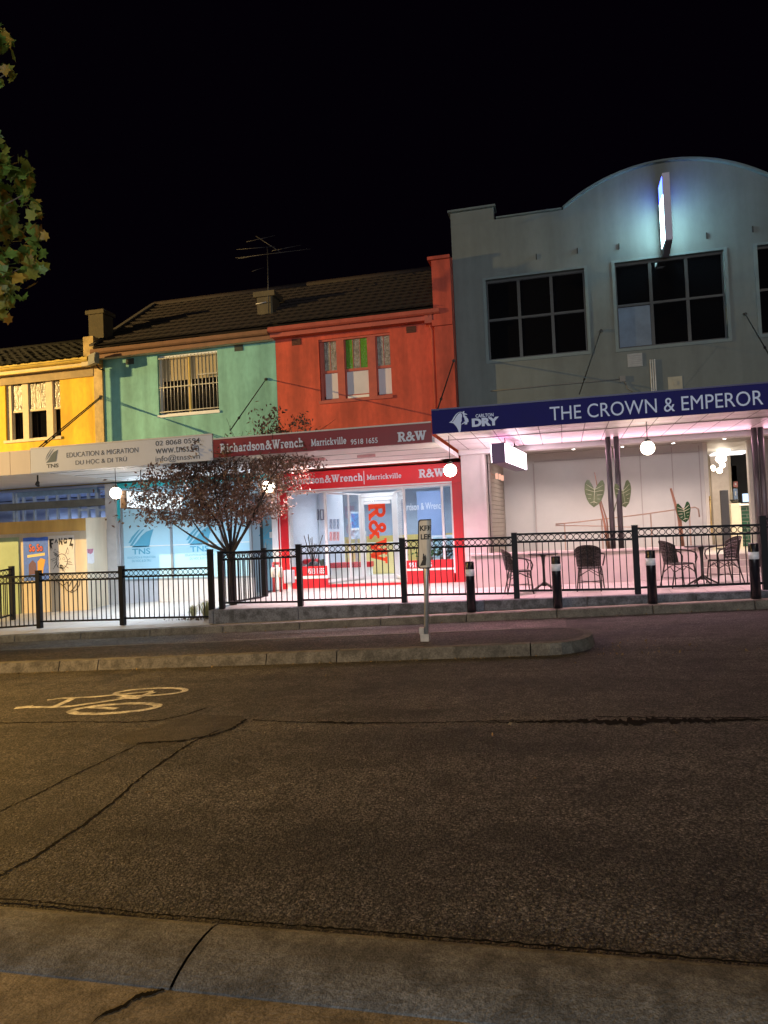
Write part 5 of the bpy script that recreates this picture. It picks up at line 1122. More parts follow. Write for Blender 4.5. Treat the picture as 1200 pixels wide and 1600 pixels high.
def plate_mesh(ins, d, t, r):
    mb = MB(); NU = 24; e = ins/Wd; f = ins/Hd
    def edge(u):   # rounded corners
        dx = max(0, r-(u-e) if u < .5 else r-((1-e)-u)); return (r-math.sqrt(max(0, r*r-dx*dx)))*Wd/Hd
    us = [e+(1-2*e)*(.5-.5*math.cos(math.pi*k/NU)) for k in range(NU+1)]
    for a, b in zip(us, us[1:]):
        P = [plate(a, f+edge(a), d), plate(b, f+edge(b), d), plate(b, 1-f-edge(b), d), plate(a, 1-f-edge(a), d)]
        mb.quad(*P, smooth=True)
        if t: mb.quad(*[q-nrm*t for q in P], smooth=True); mb.quad(P[0], P[1], P[1]-nrm*t, P[0]-nrm*t); mb.quad(P[2], P[3], P[3]-nrm*t, P[2]-nrm*t)
    return mb
sp = plate_mesh(0, 0, .004, .10).build('sign_plate', pm('sign_black_edge', (.03, .03, .03), .6, .2), T)
plate_mesh(.018, .002, 0, .08).build('sign_face', pm('faded_white', (.56, .53, .46), .6, .3, 9, streak=True), sp)
ink = pm('sign_black', (.015, .015, .015), .6, .3, 20)
letters('KEEP', (.07, .60, .765, .875), lambda u, v, d: plate(u, v, .0035), ink, sp, bold=.035); letters('LEFT', (.10, .60, .59, .70), lambda u, v, d: plate(u, v, .0035), ink, sp, bold=.035)
mb = MB()
for q in (((.08, .06), (.29, .07), (.31, .20), (.27, .29), (.23, .25)), ((.17, .20), (.22, .17), (.23, .30), (.19, .31))): mb.quad(*[plate(a, b, .0035+.0003*len(q)) for a, b in q])
mb.build('arrow', ink, sp)
MB().beam(tp+Vector((-.10, -.02, .015)), tp+Vector((.06, -.02, .03)), .07, .03).build('top_cap', rodm, T)

# bistro chairs, tables
wick = pm('black_wicker', (.022, .016, .014), .5, .5, 60, .8, 90); cfm = pm('dark_cane', (.03, .02, .016), .4, .2, 10)
def chair(label, loc, rz_):   # faces +x in its own space
    T = thing('bistro_chair', label, 'chair', (0, 0, 0), 'black bistro chairs on the pub footpath')
    T.location = (0, 0, 0)
    mb = MB().prismz([(-.19, -.20), (-.10, -.215), (.16, -.22), (.22, -.15), (.22, .15), (.16, .22), (-.10, .215), (-.19, .20)], .425, .455); mb.build('seat', wick, T, .008)
    mb = MB(); N = 12; rows = 7
    def bk(t, v):  # curved back shell
        a = math.radians(-72+144*t); r = .225+.02*v; hh = .47+(.40-.10*abs(2*t-1)**2.2)*v; return Vector((-.05-r*math.cos(a)*.9-.06*v, r*math.sin(a)*1.02, hh))
    for i in range(N):
        for j in range(rows): mb.quad(bk(i/N, j/rows), bk((i+1)/N, j/rows), bk((i+1)/N, (j+1)/rows), bk(i/N, (j+1)/rows), smooth=True)
    b = mb.build('backrest', wick, T); s = b.modifiers.new('t', 'SOLIDIFY'); s.thickness = .014; s.offset = 0
    MB().tube([bk(i/N, 1)+Vector((0, 0, .005)) for i in range(N+1)], .014, 8).build('back_rail', cfm, b)
    for s in (-1, 1):
        MB().tube([bk(.5+.42*s, .75), (-.02, s*.275, .70), (.10, s*.285, .68), (.20, s*.27, .64), (.235, s*.25, .56), (.21, s*.225, .46)], .015, 8).build('arm', cfm, T)
        MB().tube([(.19, s*.20, .44), (.21, s*.22, .22), (.235, s*.235, 0)], [.015, .014, .012], 8).build('leg', cfm, T)
        MB().tube([(-.17, s*.18, .47), (-.21, s*.20, .24), (-.27, s*.22, 0)], [.015, .014, .012], 8).build('leg', cfm, T)
    mb = MB()
    for s in (-1, 1): mb.tube([(.20, s*.215, .30), (.0, s*.20, .405), (-.18, s*.195, .30)], .009, 6)
    mb.tube([(.205, -.21, .28), (.19, 0, .40), (.205, .21, .28)], .009, 6); mb.tube([(-.19, -.19, .28), (-.17, 0, .40), (-.19, .19, .28)], .009, 6); mb.tube([(.2, -.21, .17), (-.2, .2, .17)], .008, 6); mb.tube([(.2, .21, .17), (-.2, -.2, .17)], .008, 6)
    mb.build('brace', cfm, T); T.location = loc; T.rotation_euler = (0, 0, rz_); return T
def at_plat(px, Y): x = X_(px, Y, 920); return (x, Y, plat_z(x, Y))
c0 = chair('black wicker chair facing the four footed table, its back to the wide fence post', at_plat(1062, 14.75), R_(22))
dup(c0, at_plat(1133, 15.1), R_(196), 'black wicker chair by the doorway steps on the far side of the four footed table')
dup(c0, at_plat(923, 14.75), R_(82), 'black wicker chair standing alone with its back to the road')
dup(c0, at_plat(812, 14.7), R_(12), 'black wicker chair half hidden behind a fence post beside the shutter')
def table(label, px, Y, rz_):
    loc = at_plat(px, Y); T = thing('bistro_table', label, 'table', loc, 'small pedestal tables on the pub footpath'); o = Vector(loc)
    MB().lathe([(.27, .715), (.30, .72), (.30, .74), (.28, .745)], o, 28).build('tabletop', pm('table_black', (.015, .014, .014), .4, .2, 6), T)
    MB().lathe([(.05, .10), (.028, .14), (.026, .5), (.04, .66), (.06, .71)], o, 14).build('pedestal', cfm, T)
    for k in range(4):
        a = rz_+k*math.pi/2; u = Vector((math.cos(a), math.sin(a), 0)); MB().tube([o+u*.02+Vector((0, 0, .16)), o+u*.16+Vector((0, 0, .09)), o+u*.30+Vector((0, 0, .02)), o+u*.31], [.022, .018, .015, .015], 8).build('foot', cfm, T)
table('small round pedestal table between the two facing wicker chairs', 1099, 14.95, R_(20)); table('small round pedestal table near the half hidden wicker chair', 851, 14.95, R_(45))

# ================================================================== PUB TERRACE PIECES
def alocasia_leaf(c, h, wd, yaw_, tilt, roll_, parent, mat, veinm):
    rot = Matrix.Rotation(yaw_, 3, 'Z') @ Matrix.Rotation(tilt, 3, 'X') @ Matrix.Rotation(roll_, 3, 'Y')
    out = [(0, .62), (.14, .80), (.28, .95), (.40, .96), (.49, .82), (.50, .62), (.46, .45), (.36, .26), (.22, .12), (0, 0)]
    full = out+[(-x, z) for x, z in reversed(out[1:-1])]
    wav = lambda x, z: Vector((x*wd*2*.5, -.05*abs(x)*2*h*.4+.015*math.sin(z*30), (z-.6)*h))
    mb = MB(); cen = c+rot@wav(0, .58)
    for k in range(len(full)):
        a, b = full[k], full[(k+1) % len(full)]; mb.quad(cen, c+rot@wav(*a), c+rot@wav(*b))
    lf = mb.build('leaf', mat, parent)
    vb = MB(); dd = rot@Vector((0, -.006, 0))
    for a in [(0, .02)]+[(s*x, z) for s in (-1, 1) for x, z in ((.30, .90), (.42, .80), (.44, .62), (.40, .46), (.30, .30), (.18, .16))]:
        st_ = (0, max(.1, min(.62, a[1]*.75+.08))) if a[0] else (0, .62)
        P0, P1 = c+rot@wav(*st_)+dd, c+rot@wav(*a)+dd; vb.tube([P0, (P0+P1)/2+dd*.3, P1], [.009 if not a[0] else .006, .006, .003], 5)
    vb.build('vein', veinm, lf)
lfm = pm('alocasia_green', (.17, .23, .12), .35, .35, 5, trans=.25); vnm = pm('pale_vein', (.62, .66, .46), .5, .1); stm = pm('red_stem', (.34, .17, .10), .5, .2, 8)
YA = 16.55
T = thing('elephant_ear_plant', 'tall plant with two big veined leaves either side of the purple columns', 'plant', (X_(948, YA, 845), YA, 1.0))
bs = Vector((X_(951, YA, 850), YA, 1.0))
MB().tube([bs, W(945, 820, YA), W(937, 785, YA), W(932, 765, YA-.1)], [.03, .024, .018, .01], 8).build('stem', stm, T)
MB().tube([bs+Vector((.02, .02, 0)), W(948, 812, YA+.05), W(935, 770, YA+.1), W(929, 738, YA+.1)], [.02, .016, .012, .008], 8).build('stem', stm, T)
MB().tube([bs+Vector((.06, .02, 0)), W(956, 812, YA), W(963, 785, YA), W(968, 772, YA)], [.02, .015, .01, .008], 8).build('stem', pm('olive_stem', (.12, .13, .05), .5, .2, 8), T)
alocasia_leaf(W(929, 766, YA-.12), .62, .42, R_(-8), R_(8), R_(6), T, lfm, vnm)
alocasia_leaf(W(973, 768, YA-.08), .60, .40, R_(28), R_(10), R_(-14), T, lfm, vnm)
T = thing('elephant_ear_plant', 'plant with a single veined leaf and a bare red stalk before the handrail', 'plant', (X_(1066, YA, 845), YA, 1.0))
bs = Vector((X_(1067, YA, 848), YA, 1.0))
MB().tube([bs, W(1060, 805, YA), W(1053, 780, YA), W(1048, 763, YA)], [.034, .03, .026, .022], 8).build('stem', stm, T)
MB().tube([bs+Vector((.02, 0, 0)), W(1064, 812, YA-.05), W(1066, 795, YA-.1)], [.018, .014, .008], 8).build('stem', stm, T)
alocasia_leaf(W(1068, 797, YA-.12), .45, .30, R_(16), R_(6), R_(-10), T, pm('alocasia_dark', (.02, .08, .025), .35, .3, 5, trans=.2), vnm)
cop = pm('copper_rail', (.46, .30, .23), .4, .15, 6, metal=.2)
YH = 17.7
T = thing('handrail', 'thin copper handrail rising along the ramp behind the plants', 'handrail', (X_(950, YH, 820), YH, .5))
MB().tube([W(868, 819, YH), W(900, 816, YH), W(1002, 804, YH), W(1058, 796, YH), W(1086, 792.5, YH), W(1091, 795, YH), W(1093, 808, YH)], .015, 8).build('rail', cop, T)
MB().tube([W(868, 821, YH), W(940, 822, YH), W(1000, 824, YH)], .012, 8).build('rail', cop, T)
for px, py in ((882, 818), (940, 811), (1016.5, 802), (1076.5, 794)): x = X_(px, YH, py); MB().box(x-.016, x+.016, YH-.012, YH+.012, .45, Z_(px, py, YH)).build('baluster', cop, T)
p = W(770, 742, 18.0); T = thing('wall_lamp', 'small copper wall bracket lamp on the roller shutter', 'lamp', (-1.62, 18.2, 2.6))
mb = MB()
for k, (px, py) in enumerate(((776, 742), (781, 743), (785, 745))):
    Y = 17.9+.25*k; q = W(px, py, Y); MB().lathe([(.02, -.10), (.032, -.09), (.032, .03), (.02, .04)], q, 10).build('lamp_tube', emit('copper_glow', (1.0, .50, .36), 1.1), T)
mb.tube([(-1.66, 17.75, Z_(772, 740, 17.8)), (-1.58, 18.4, Z_(772, 740, 17.8))], .012, 6); mb.build('arm', cop, T)
# inside the bar
YM = 20.6
a = W(1125, 766, YM); b = W(1142, 838, YM); T = thing('menu_stand', 'tall dark grey free standing panel just inside the bar doorway', 'stand', ((a.x+b.x)/2, YM, .83))
MB().box(a.x, b.x, YM, YM+.08, .95, a.z).build('panel', pm('slate_panel', (.085, .08, .085), .5, .1, 3), T, .01); MB().box(a.x-.1, b.x+.12, YM-.15, YM+.25, .83, .86).box(a.x+.1, b.x-.1, YM+.02, YM+.06, .86, .949).build('base', rodm, T)
T = thing('chandelier', 'cluster chandelier of bright glass globes inside the bar', 'lamp', tuple(W(1130, 715, 22.2)))
hub = W(1130, 712, 22.2); n = 0; gl = emit('chandelier_glow', (1, .88, .70), 7.0)
for k in range(16):
    px, py = 1131-14*(k/15)+random.uniform(-9, 9), 703+30*(k/15)+random.uniform(-4, 4); q = W(px, py, 22.2+random.uniform(-.3, .3)); MB().sphere(q, random.uniform(.06, .085), 12).build('globe', gl, T)
    if k % 3 == 0: MB().tube([hub, q], .008, 5).build('arm', gold, T)
MB().tube([hub, (hub.x, hub.y, 3.5)], .012, 6).build('stem', gold, T)
T = thing('ceiling_light', 'square lit ceiling panel above the chandelier', 'lamp', (4.3, 23.2, 3.52))
q = W(1138, 697, 23.2); MB().box(q.x-.45, q.x+.45, 22.8, 23.6, 3.49, 3.545).build('panel', emit('panel_glow', (1, .95, .92), 1.6), T); MB().box(q.x-.48, q.x+.48, 22.77, 23.63, 3.545, 3.558).build('frame', alu, T)
YC = 22.4
a = W(1157, 787, YC); b = W(1179, 830, YC); T = thing('bar_counter', 'bar counter with dark green tiled front and white top', 'counter', (a.x+.6, YC, .82))
MB().box(a.x, a.x+1.6, YC, YC+.5, .82, a.z-.06).build('front', grid_mat('green_tile', (.015, .075, .045), (.10, .12, .10), .30, .10, .012, 'XZ', .15, .5, .4), T); MB().box(a.x-.04, a.x+1.64, YC-.05, YC+.54, a.z-.057, a.z).build('top', white, T); MB().box(a.x-.26, a.x-.003, YC-.03, YC+.4, .82, a.z+.02).build('end_panel', pm('cream_panel', (.68, .60, .46), .4, .1, 3), T)
q = W(1171, 778, YC+.2); T = thing('monitor', 'small lit screen on the bar counter top', 'monitor', (q.x, YC+.2, a.z))
MB().box(q.x-.19, q.x+.17, YC+.2, YC+.23, q.z-.12, q.z+.14).build('casing', rodm, T); MB().box(q.x-.175, q.x+.155, YC+.194, YC+.199, q.z-.105, q.z+.125).build('screen', emit('screen_glow', (.55, .75, 1.0), 1.7), T); MB().box(q.x-.05, q.x+.05, YC+.2, YC+.3, a.z, q.z-.121).build('foot', rodm, T)
q = W(1150, 784, YC-.02); T = thing('flower_bowl', 'small dark bowl at the end of the bar counter', 'bowl', tuple(q)); MB().lathe([(.05, -.03), (.10, .03), (.12, .08)], (a.x-.13, YC+.12, a.z+.05), 12).build('bowl', rodm, T)
YS = 25.2
a = W(1156, 726, YS); b = W(1176, 752, YS); T = thing('bottle_shelf', 'brass framed back bar shelf holding bottles', 'shelf', ((a.x+b.x)/2, YS, b.z))
mb = MB().box(a.x-.06, a.x, YS, YS+.25, b.z, a.z).box(b.x+.25, b.x+.3, YS, YS+.25, b.z, a.z)
for z in (b.z, (a.z+b.z)/2, a.z): mb.box(a.x-.06, b.x+.3, YS, YS+.25, z-.02, z+.02)
mb.build('frame', gold, T)
for z in (b.z-.05, a.z+.03): MB().box(a.x, b.x+.25, YS+.02, YS+.05, z-.01, z+.012).build('light_strip', emit('strip_glow', (1, .85, .45), 2.5), T)
mb = MB()
for zq in (b.z, (a.z+b.z)/2):
    for k in range(9): mb.lathe([(.03, .02), (.03, .14), (.012, .19), (.012, .24)], (a.x+.05+k*(b.x+.15-a.x)/8, YS+.12, zq), 8)
mb.build('bottle', pm('bottle_glass', (.10, .08, .05), .1, .6, 9), T)
YQ = 24.0
T = thing('door_panel', 'yellow lit doorway panel beside the dark stone bar wall', 'panel', tuple(W(1147, 752, YQ)))
a = W(1142, 728, YQ); b = W(1152, 755, YQ); MB().box(a.x, b.x, YQ, YQ+.05, .83, a.z).build('board', pm('amber_panel', (.62, .42, .10), .4, .1), T); MB().box(a.x-.22, a.x-.004, YQ-.02, YQ+.08, .83, 3.5).build('jamb', pm('cream_panel', (.68, .60, .46), .4, .1, 3), T)
for lab, m_, y0, y1 in (('red and white notice on the yellow panel inside the bar', pm('notice_red', (.6, .22, .20), .6, .3, 9), 752.5, 761), ('blue and white notice under the red one inside the bar', pm('notice_blue', (.30, .40, .60), .6, .4, 12), 763.5, 780)):
    T = thing('notice', lab, 'notice', tuple(W(1149, y1, YQ-.05))); a = W(1145.5, y0, YQ-.03); b = W(1153, y1, YQ-.03); MB().box(a.x, b.x, YQ-.035, YQ-.021, b.z, a.z).build('sheet', m_, T); MB().box(a.x+.04, b.x-.04, YQ-.039, YQ-.036, b.z+(a.z-b.z)*.35, b.z+(a.z-b.z)*.75).build('printed_panel', white, T)

# ================================================================== RED SHOP DISPLAY
def frame_pic(label, px0, px1, py0, py1, Y, m_pic, name='picture_frame', grp=None, edge=alu):
    a = W(px0, py0, Y); b = W(px1, py1, Y); T = thing(name, label, 'picture', ((a.x+b.x)/2, Y, b.z), grp)
    MB().box(a.x, b.x, Y, Y+.03, b.z, a.z).build('frame', edge, T); MB().box(a.x+.03, b.x-.03, Y-.004, Y-.001, b.z+.03, a.z-.03).build('picture', m_pic, T)
picm = pm('pale_print', (.55, .58, .62), .5, .3, 4); frm = pm('frame_grey', (.10, .12, .16), .4, .1)
MB().box(-6.86, X_(509, 20.2, 800)+.5, 20.2, 20.28, .42, 2.94).build('partition', intw, B3)
for k, (px, d) in enumerate(((475.5, 'nearest the street corner'), (484, 'second from the street corner'), (492, 'third from the street corner'), (500, 'nearest the splayed window'))):
    frame_pic('narrow grey framed print on the white shop wall, %s' % d, px, px+6.2, 796, 812.5, 20.15, picm, 'picture_frame', 'narrow framed prints in the red shop', frm)
cards = pm('listing_card', (.30, .42, .58), .5, .7, 30); cardr = pm('listing_card_warm', (.58, .34, .36), .5, .6, 30)
xs_ = E1; dxx = (D1-.06-E1); dyy = YE-(YW+.06)
k = 0
for row, (y0, y1, m_) in enumerate(((811, 827, cards), (831, 845, cardr))):
    for col in range(3):
        px = 515+col*5.4; 
        # on the splayed pane
        def onp(px, py):
            A = Vector((E1-.006, YW+.06, 0)); D = Vector((dxx, dyy, 0)).normalized(); Nn = Vector((D.y, -D.x, 0)); A = A+Vector((.02, 0, 0)); r = _ray(px, py); t = (A-CAM).dot(Nn)/r.dot(Nn); return CAM+r*t
        P = [onp(px, y1), onp(px+4.4, y1-.2), onp(px+4.4, y0-.2), onp(px, y0)]
        T = thing('listing_card', 'property listing card on the splayed window, %s row, %s' % (('upper', 'lower')[row], ('nearest the street', 'middle of its row', 'nearest the door')[col]), 'card', tuple(P[0]), 'listing cards on the splayed window')
        MB().quad(*P).build('card', m_, T)
YV = 18.3
q = W(489, 868, YV); T = thing('vase', 'round dark vase of bare sticks in the red shop window', 'vase', (q.x, YV, .6))
MB().lathe([(.07, 0), (.15, .08), (.17, .2), (.12, .33), (.07, .36)], (q.x, YV, .6), 18).build('body', pm('dark_ceramic', (.06, .05, .05), .3, .2, 4), T)
mb = MB()
for k in range(11): a = random.uniform(-.28, .28); mb.tube([(q.x+a*.1, YV, .9), (q.x+a*1.1+.03, YV+random.uniform(-.15, .15), 1.25+random.uniform(.1, .45))], .010, 5)
mb.build('sticks', pm('stick', (.12, .08, .06), .8, .2), T)
q = W(502, 845, YV+.2); T = thing('pot_plant', 'small grey tuft plant in the red shop window', 'plant', (q.x, YV+.2, .6)); MB().lathe([(.06, 0), (.09, .16), (.09, .18)], (q.x, YV+.2, .6), 12).build('pot', pm('grey_pot', (.2, .2, .2), .6, .2), T)
def tuft(c, n, h, spread, m_, parent, name='foliage', r=.012):
    mb = MB(); c = Vector(c)
    for k in range(n):
        a = random.uniform(0, 2*math.pi); s = random.uniform(.2, 1)*spread; hh = h*random.uniform(.55, 1); u = Vector((math.cos(a), math.sin(a), 0)); v = Vector((-u.y, u.x, 0))*r
        p0 = c+u*s*.12; p1 = c+u*s*.55+Vector((0, 0, hh*.75)); p2 = c+u*s+Vector((0, 0, hh*(.95-.5*s/spread)))
        mb.quad(p0-v, p0+v, p1+v*.8, p1-v*.8); mb.quad(p1-v*.8, p1+v*.8, p2+v*.1, p2-v*.1)
    return mb.build(name, m_, parent)
tuft((q.x, YV+.2, .76), 40, .34, .16, pm('grey_leaf', (.14, .17, .12), .6, .3, 8), T, r=.014)
T = thing('stool', 'red padded stool behind the red shop window', 'stool', (X_(489, 18.9, 900), 18.9, .45)); xx = X_(487, 18.9, 900)
MB().lathe([(.20, .42), (.23, .45), (.23, .52), (.19, .56)], (xx, 18.9, .45), 20).build('seat', shopred, T); MB().lathe([(.2, 0), (.2, .02), (.03, .04), (.03, .42)], (xx, 18.9, .45), 14).build('base', steel, T)
YD2 = 20.0
a = W(547, 800, YD2); b = W(563, 842, YD2); T = thing('brochure_stand', 'upright blue and white brochure stand beside the shop door', 'stand', ((a.x+b.x)/2, YD2, .43))
MB().box(a.x, b.x, YD2, YD2+.06, b.z, a.z).build('panel', pm('brochure', (.45, .58, .72), .5, .6, 7), T); MB().box(a.x+.03, b.x-.03, YD2-.004, YD2-.001, a.z-.45, a.z-.05).build('printed_panel', pm('print_blue', (.05, .20, .48), .5, .5, 9), T); MB().box(a.x+.03, b.x-.03, YD2-.05, YD2-.005, b.z+.25, b.z+.3).build('rack', alu, T); MB().box(a.x+.1, b.x-.1, YD2+.01, YD2+.05, .46, b.z).box(a.x, b.x, YD2-.1, YD2+.16, .43, .459).build('foot', steel, T)
q = W(545, 876, 19.4); T = thing('bench', 'red topped white bench inside the shop entry', 'bench', (q.x, 19.6, .43))
MB().box(q.x-.55, q.x+.6, 19.4, 19.8, .72, .86).build('seat', shopred, T); MB().box(q.x-.52, q.x+.57, 19.43, 19.77, .43, .718).build('base', white, T)
q = W(582, 895, 21.2); T = thing('reception_desk', 'pale reception desk at the back of the red shop', 'desk', (q.x, 21.2, .43))
MB().box(q.x-.9, q.x+.9, 21.2, 21.7, .43, 1.3).build('front', pm('desk_front', (.62, .50, .22), .5, .1, 3), T); MB().box(q.x-.95, q.x+.95, 21.15, 21.75, 1.303, 1.35).build('top', white, T)
a = W(662, 838, 19.6); T = thing('display_cabinet', 'white glass fronted cabinet behind the wider shop window', 'cabinet', (a.x+.3, 19.6, .43))
MB().box(a.x-.15, a.x+1.0, 19.6, 20.0, .43, 1.5).build('body', intw, T)
for k in range(3): MB().box(a.x-.12+.38*k, a.x+.2+.38*k, 19.585, 19.598, .9, 1.45).build('pane', pm('cabinet_pane', (.35, .55, .66), .1, .2, 5), T)
for px, w_, lab in ((670, .42, 'bushy green pot plant in the wider red shop window'), (697, .3, 'dark leaved pot plant at the window end beside the red pier')):
    q = W(px, 885, 18.1); T = thing('pot_plant', lab, 'plant', (q.x, 18.1, .8)); MB().lathe([(.09, 0), (.13, .16), (.13, .18)], (q.x, 18.1, .8), 14).build('pot', pm('brown_pot', (.10, .06, .05), .5, .2), T)
    mb = MB(); c = Vector((q.x, 18.1, 1.06))
    for k in range(130):
        d = Vector((random.gauss(0, w_*.5), random.gauss(0, .13), abs(random.gauss(0, .16))-.06)); n = Vector((random.uniform(-1, 1), random.uniform(-1, 1), random.uniform(-.3, 1))).normalized(); u = n.orthogonal().normalized()*.05; v = n.cross(u).normalized()*.025
        p = c+d; mb.quad(p-u, p-v, p+u, p+v)
    mb.build('foliage', pm('shop_leaf', (.05, .14, .03), .5, .4, 9) if px == 670 else pm('shop_leaf_dark', (.03, .04, .03), .5, .4, 9), T)
for px, py, Y in ((507.5, 770, 18.3), (565, 765, 18.6), (612, 766, 18.3), (588, 779, 20.6)):
    q = W(px, py, Y); lab = {507.5: 'round shop downlight above the splayed window', 565: 'round shop downlight left of the lettered door', 612: 'round shop downlight over the entry', 588: 'round shop downlight behind the lettered door'}[px].replace('left of', 'beside')
    T = thing('downlight', lab, 'lamp', (q.x, Y, 2.94), 'round downlights in the red shop'); MB().lathe([(.10, -.025), (.11, -.001)], (q.x, Y, 2.945 if True else 0), 16).build('lens', emit('downlight_glow', (.95, .98, 1), 9), T); MB().lathe([(.112, -.03), (.13, -.02), (.13, -.0015)], (q.x, Y, 2.948), 16).build('trim', alu, T)
q = W(492, 805, 19.0); 

# hydrant booster and utility box by the shop pier
YB2 = 16.9; q = W(433, 925, YB2)
T = thing('fire_hydrant', 'red twin fire hydrant riser with white caps beside the red shopfront pier', 'hydrant', (q.x, YB2, plat_z(q.x, YB2)))
zg = plat_z(q.x, YB2); x1 = X_(427.5, YB2, 900); x2 = X_(438, YB2, 900)
mb = MB()
for x in (x1, x2): mb.tube([(x, YB2, zg), (x, YB2, zg+.72)], .035, 10)
mb.tube([(x1, YB2, zg+.70), (x2, YB2, zg+.70)], .035, 10); mb.build('riser', pm('hydrant_red', (.35, .03, .03), .45, .2, 6), T)
for x in (x1, x2): MB().lathe([(.05, .36), (.062, .37), (.062, .58), (.05, .60)], (x, YB2, zg), 14).build('cap', pm('hydrant_white', (.60, .56, .50), .5, .15, 6), T)
q = W(451, 905, 16.9); T = thing('utility_box', 'grey metal utility box on short white legs by the hydrant', 'box', (q.x, 16.9, plat_z(q.x, 16.9))); zg = plat_z(q.x, 16.9)
MB().box(q.x-.11, q.x+.11, 16.85, 17.05, zg+.20, zg+.52).build('body', pm('box_grey', (.45, .47, .52), .5, .15, 5), T, .01); MB().box(q.x-.09, q.x+.09, 16.842, 16.849, zg+.23, zg+.49).build('door', pm('box_grey_door', (.50, .52, .57), .5, .15, 5), T); MB().box(q.x-.03, q.x+.05, 16.9, 17.0, zg, zg+.199).build('leg', white, T)

# tv antenna on the chimney
T = thing('tv_antenna', 'spindly rooftop television antenna strapped to the chimney between the shops', 'antenna', (-7.3, 18.0, 7.5))
am = pm('antenna_metal', (.03, .029, .028), .5, .2, 9); YT = 17.96
MB().tube([W(420, 497, YT), W(419, 440, YT), W(418, 388, YT)], .016, 8).build('mast', am, T); mb = MB().tube([W(400, 475, YT-.02), W(416, 472, YT-.02)], .014, 6); mb.build('strap', pm('strap', (.5, .48, .45), .5, .1), T)
for (y, segs) in ((0, (((368, 403), (485, 389)), ((370, 390), (430, 385)), ((385, 378), (430, 368)))), (1, (((402, 370), (440, 395)), ((394, 424), (412, 418)))), (2, (((372, 404), (425, 396)), ((425, 392), (470, 383))))):
    for a, b in segs: MB().tube([W(a[0], a[1], YT-.25+.2*y), W(b[0], b[1], YT-.1+.2*y)], .008, 5).build('element', am, T)
MB().tube([W(400, 369, YT), W(437, 393, YT)], .012, 6).build('boom', am, T)

# ================================================================== PLANTS
leafm = pm('russet_leaf', (.165, .088, .060), .55, .7, 7, trans=.12); barkm = pm('dark_bark', (.035, .026, .022), .9, .4, 12, .8, 30)
T = thing('street_tree', 'small umbrella shaped street tree with sparse russet leaves before the shops', 'tree', (-6.95, 14.55, plat_z(-6.95, 14.5)))
YTT = 14.55; B0 = Vector((-6.95, YTT, plat_z(-6.95, YTT)-.02)); fork = W(361, 862, YTT)
MB().tube([B0, B0+Vector((.01, 0, .5)), fork+Vector((0, 0, -.25)), fork], [.085, .075, .075, .09], 12).build('trunk', barkm, T)
ends = [((300, 838), (245, 808)), ((318, 838), (285, 795)), ((325, 820), (310, 760)), ((345, 810), (335, 735)), ((362, 800), (370, 720)), ((378, 815), (395, 735)), ((395, 805), (420, 755)), ((400, 800), (448, 705)), ((412, 780), (470, 700)), ((340, 815), (290, 745)), ((372, 790), (430, 680)), ((352, 790), (355, 720))]
brm = MB(); tips = []
def branch(mb, p0, p1, r0, depth):
    mid = (p0+p1)/2+Vector((random.uniform(-.06, .06), random.uniform(-.1, .1), random.uniform(-.02, .08)))
    mb.tube([p0, mid, p1], [r0, r0*.75, r0*.5], 6); tips.append(p1); tips.append(mid)
    if depth <= 0: return
    for k in range(3 if depth > 1 else 2):
        a = p0.lerp(p1, random.uniform(.45, 1)); d = (p1-p0).normalized(); e = a+d*random.uniform(.2, .45)+Vector((random.gauss(0, .18), random.gauss(0, .22), random.uniform(.0, .28)))
        branch(mb, a, e, r0*.5, depth-1)
for k, (m_, e) in enumerate(ends):
    dy = random.uniform(-.9, .9); f0 = fork+Vector((random.uniform(-.04, .04), random.uniform(-.05, .05), random.uniform(-.12, 0)))
    pm_ = W(m_[0], m_[1], YTT+dy*.4); pe = W(e[0], e[1], YTT+dy)
    brm.tube([f0, f0.lerp(pm_, .5)+Vector((0, 0, -.03)), pm_], [.036, .028, .022], 8); branch(brm, pm_, pe, .02, 2)
brm.tube([W(340, 880, YTT-.1), W(350, 870, YTT), fork], [.01, .014, .02], 6); brm.build('branch', barkm, T)
fo = MB(); brm2 = MB()
def leaf(mb, p, s):
    n = Vector((random.gauss(0, 1), random.gauss(0, 1), random.gauss(.2, 1))).normalized(); u = n.orthogonal().normalized(); u.rotate(Matrix.Rotation(random.uniform(0, 6.28), 3, n)); v = n.cross(u)
    a = p+u*s; b = p-u*s; c = p+v*s*.45+n*s*.12; d = p-v*s*.45+n*s*.12
    mb.quad(a, c, b); mb.quad(a, b, d)
CP = [(208,768),(232,745),(270,735),(305,722),(335,702),(365,690),(400,672),(432,655),(462,648),(490,672),(505,694),(482,722),(452,745),(446,770),(425,795),(400,812),(368,822),(330,826),(300,815),(262,818),(232,808),(214,790)]
CP = [(W(a, b, YTT).x, W(a, b, YTT).z) for a, b in CP]
def inside(x, z):
    r = False
    for (x1, z1), (x2, z2) in zip(CP, CP[1:]+CP[:1]):
        if (z1 > z) != (z2 > z) and x < (x2-x1)*(z-z1)/(z2-z1)+x1: r = not r
    return r
clus = []
while len(clus) < 640:
    x, z = random.uniform(-9.3, -4.6), random.uniform(2.0, 4.3)
    if inside(x, z):
        if x < -7.9 and random.random() < .45: continue
        if z > 3.45 and random.random() < .62: continue
        clus.append(Vector((x, YTT+random.gauss(0, .5), z)))
for c in clus:
    t = min(tips, key=lambda q: (q-c).length_squared)
    if .05 < (t-c).length < .5: brm2.tube([t, (t+c)/2+Vector((0, 0, -.02)), c], [.006, .005, .003], 4)
    sg = random.uniform(.07, .15)
    for k in range(random.randint(9, 32)): leaf(fo, c+Vector((random.gauss(0, sg), random.gauss(0, sg), random.gauss(0, sg*.8))), random.uniform(.030, .056))
brm2.build('twigs', barkm, T)
fo.build('foliage', leafm, T)
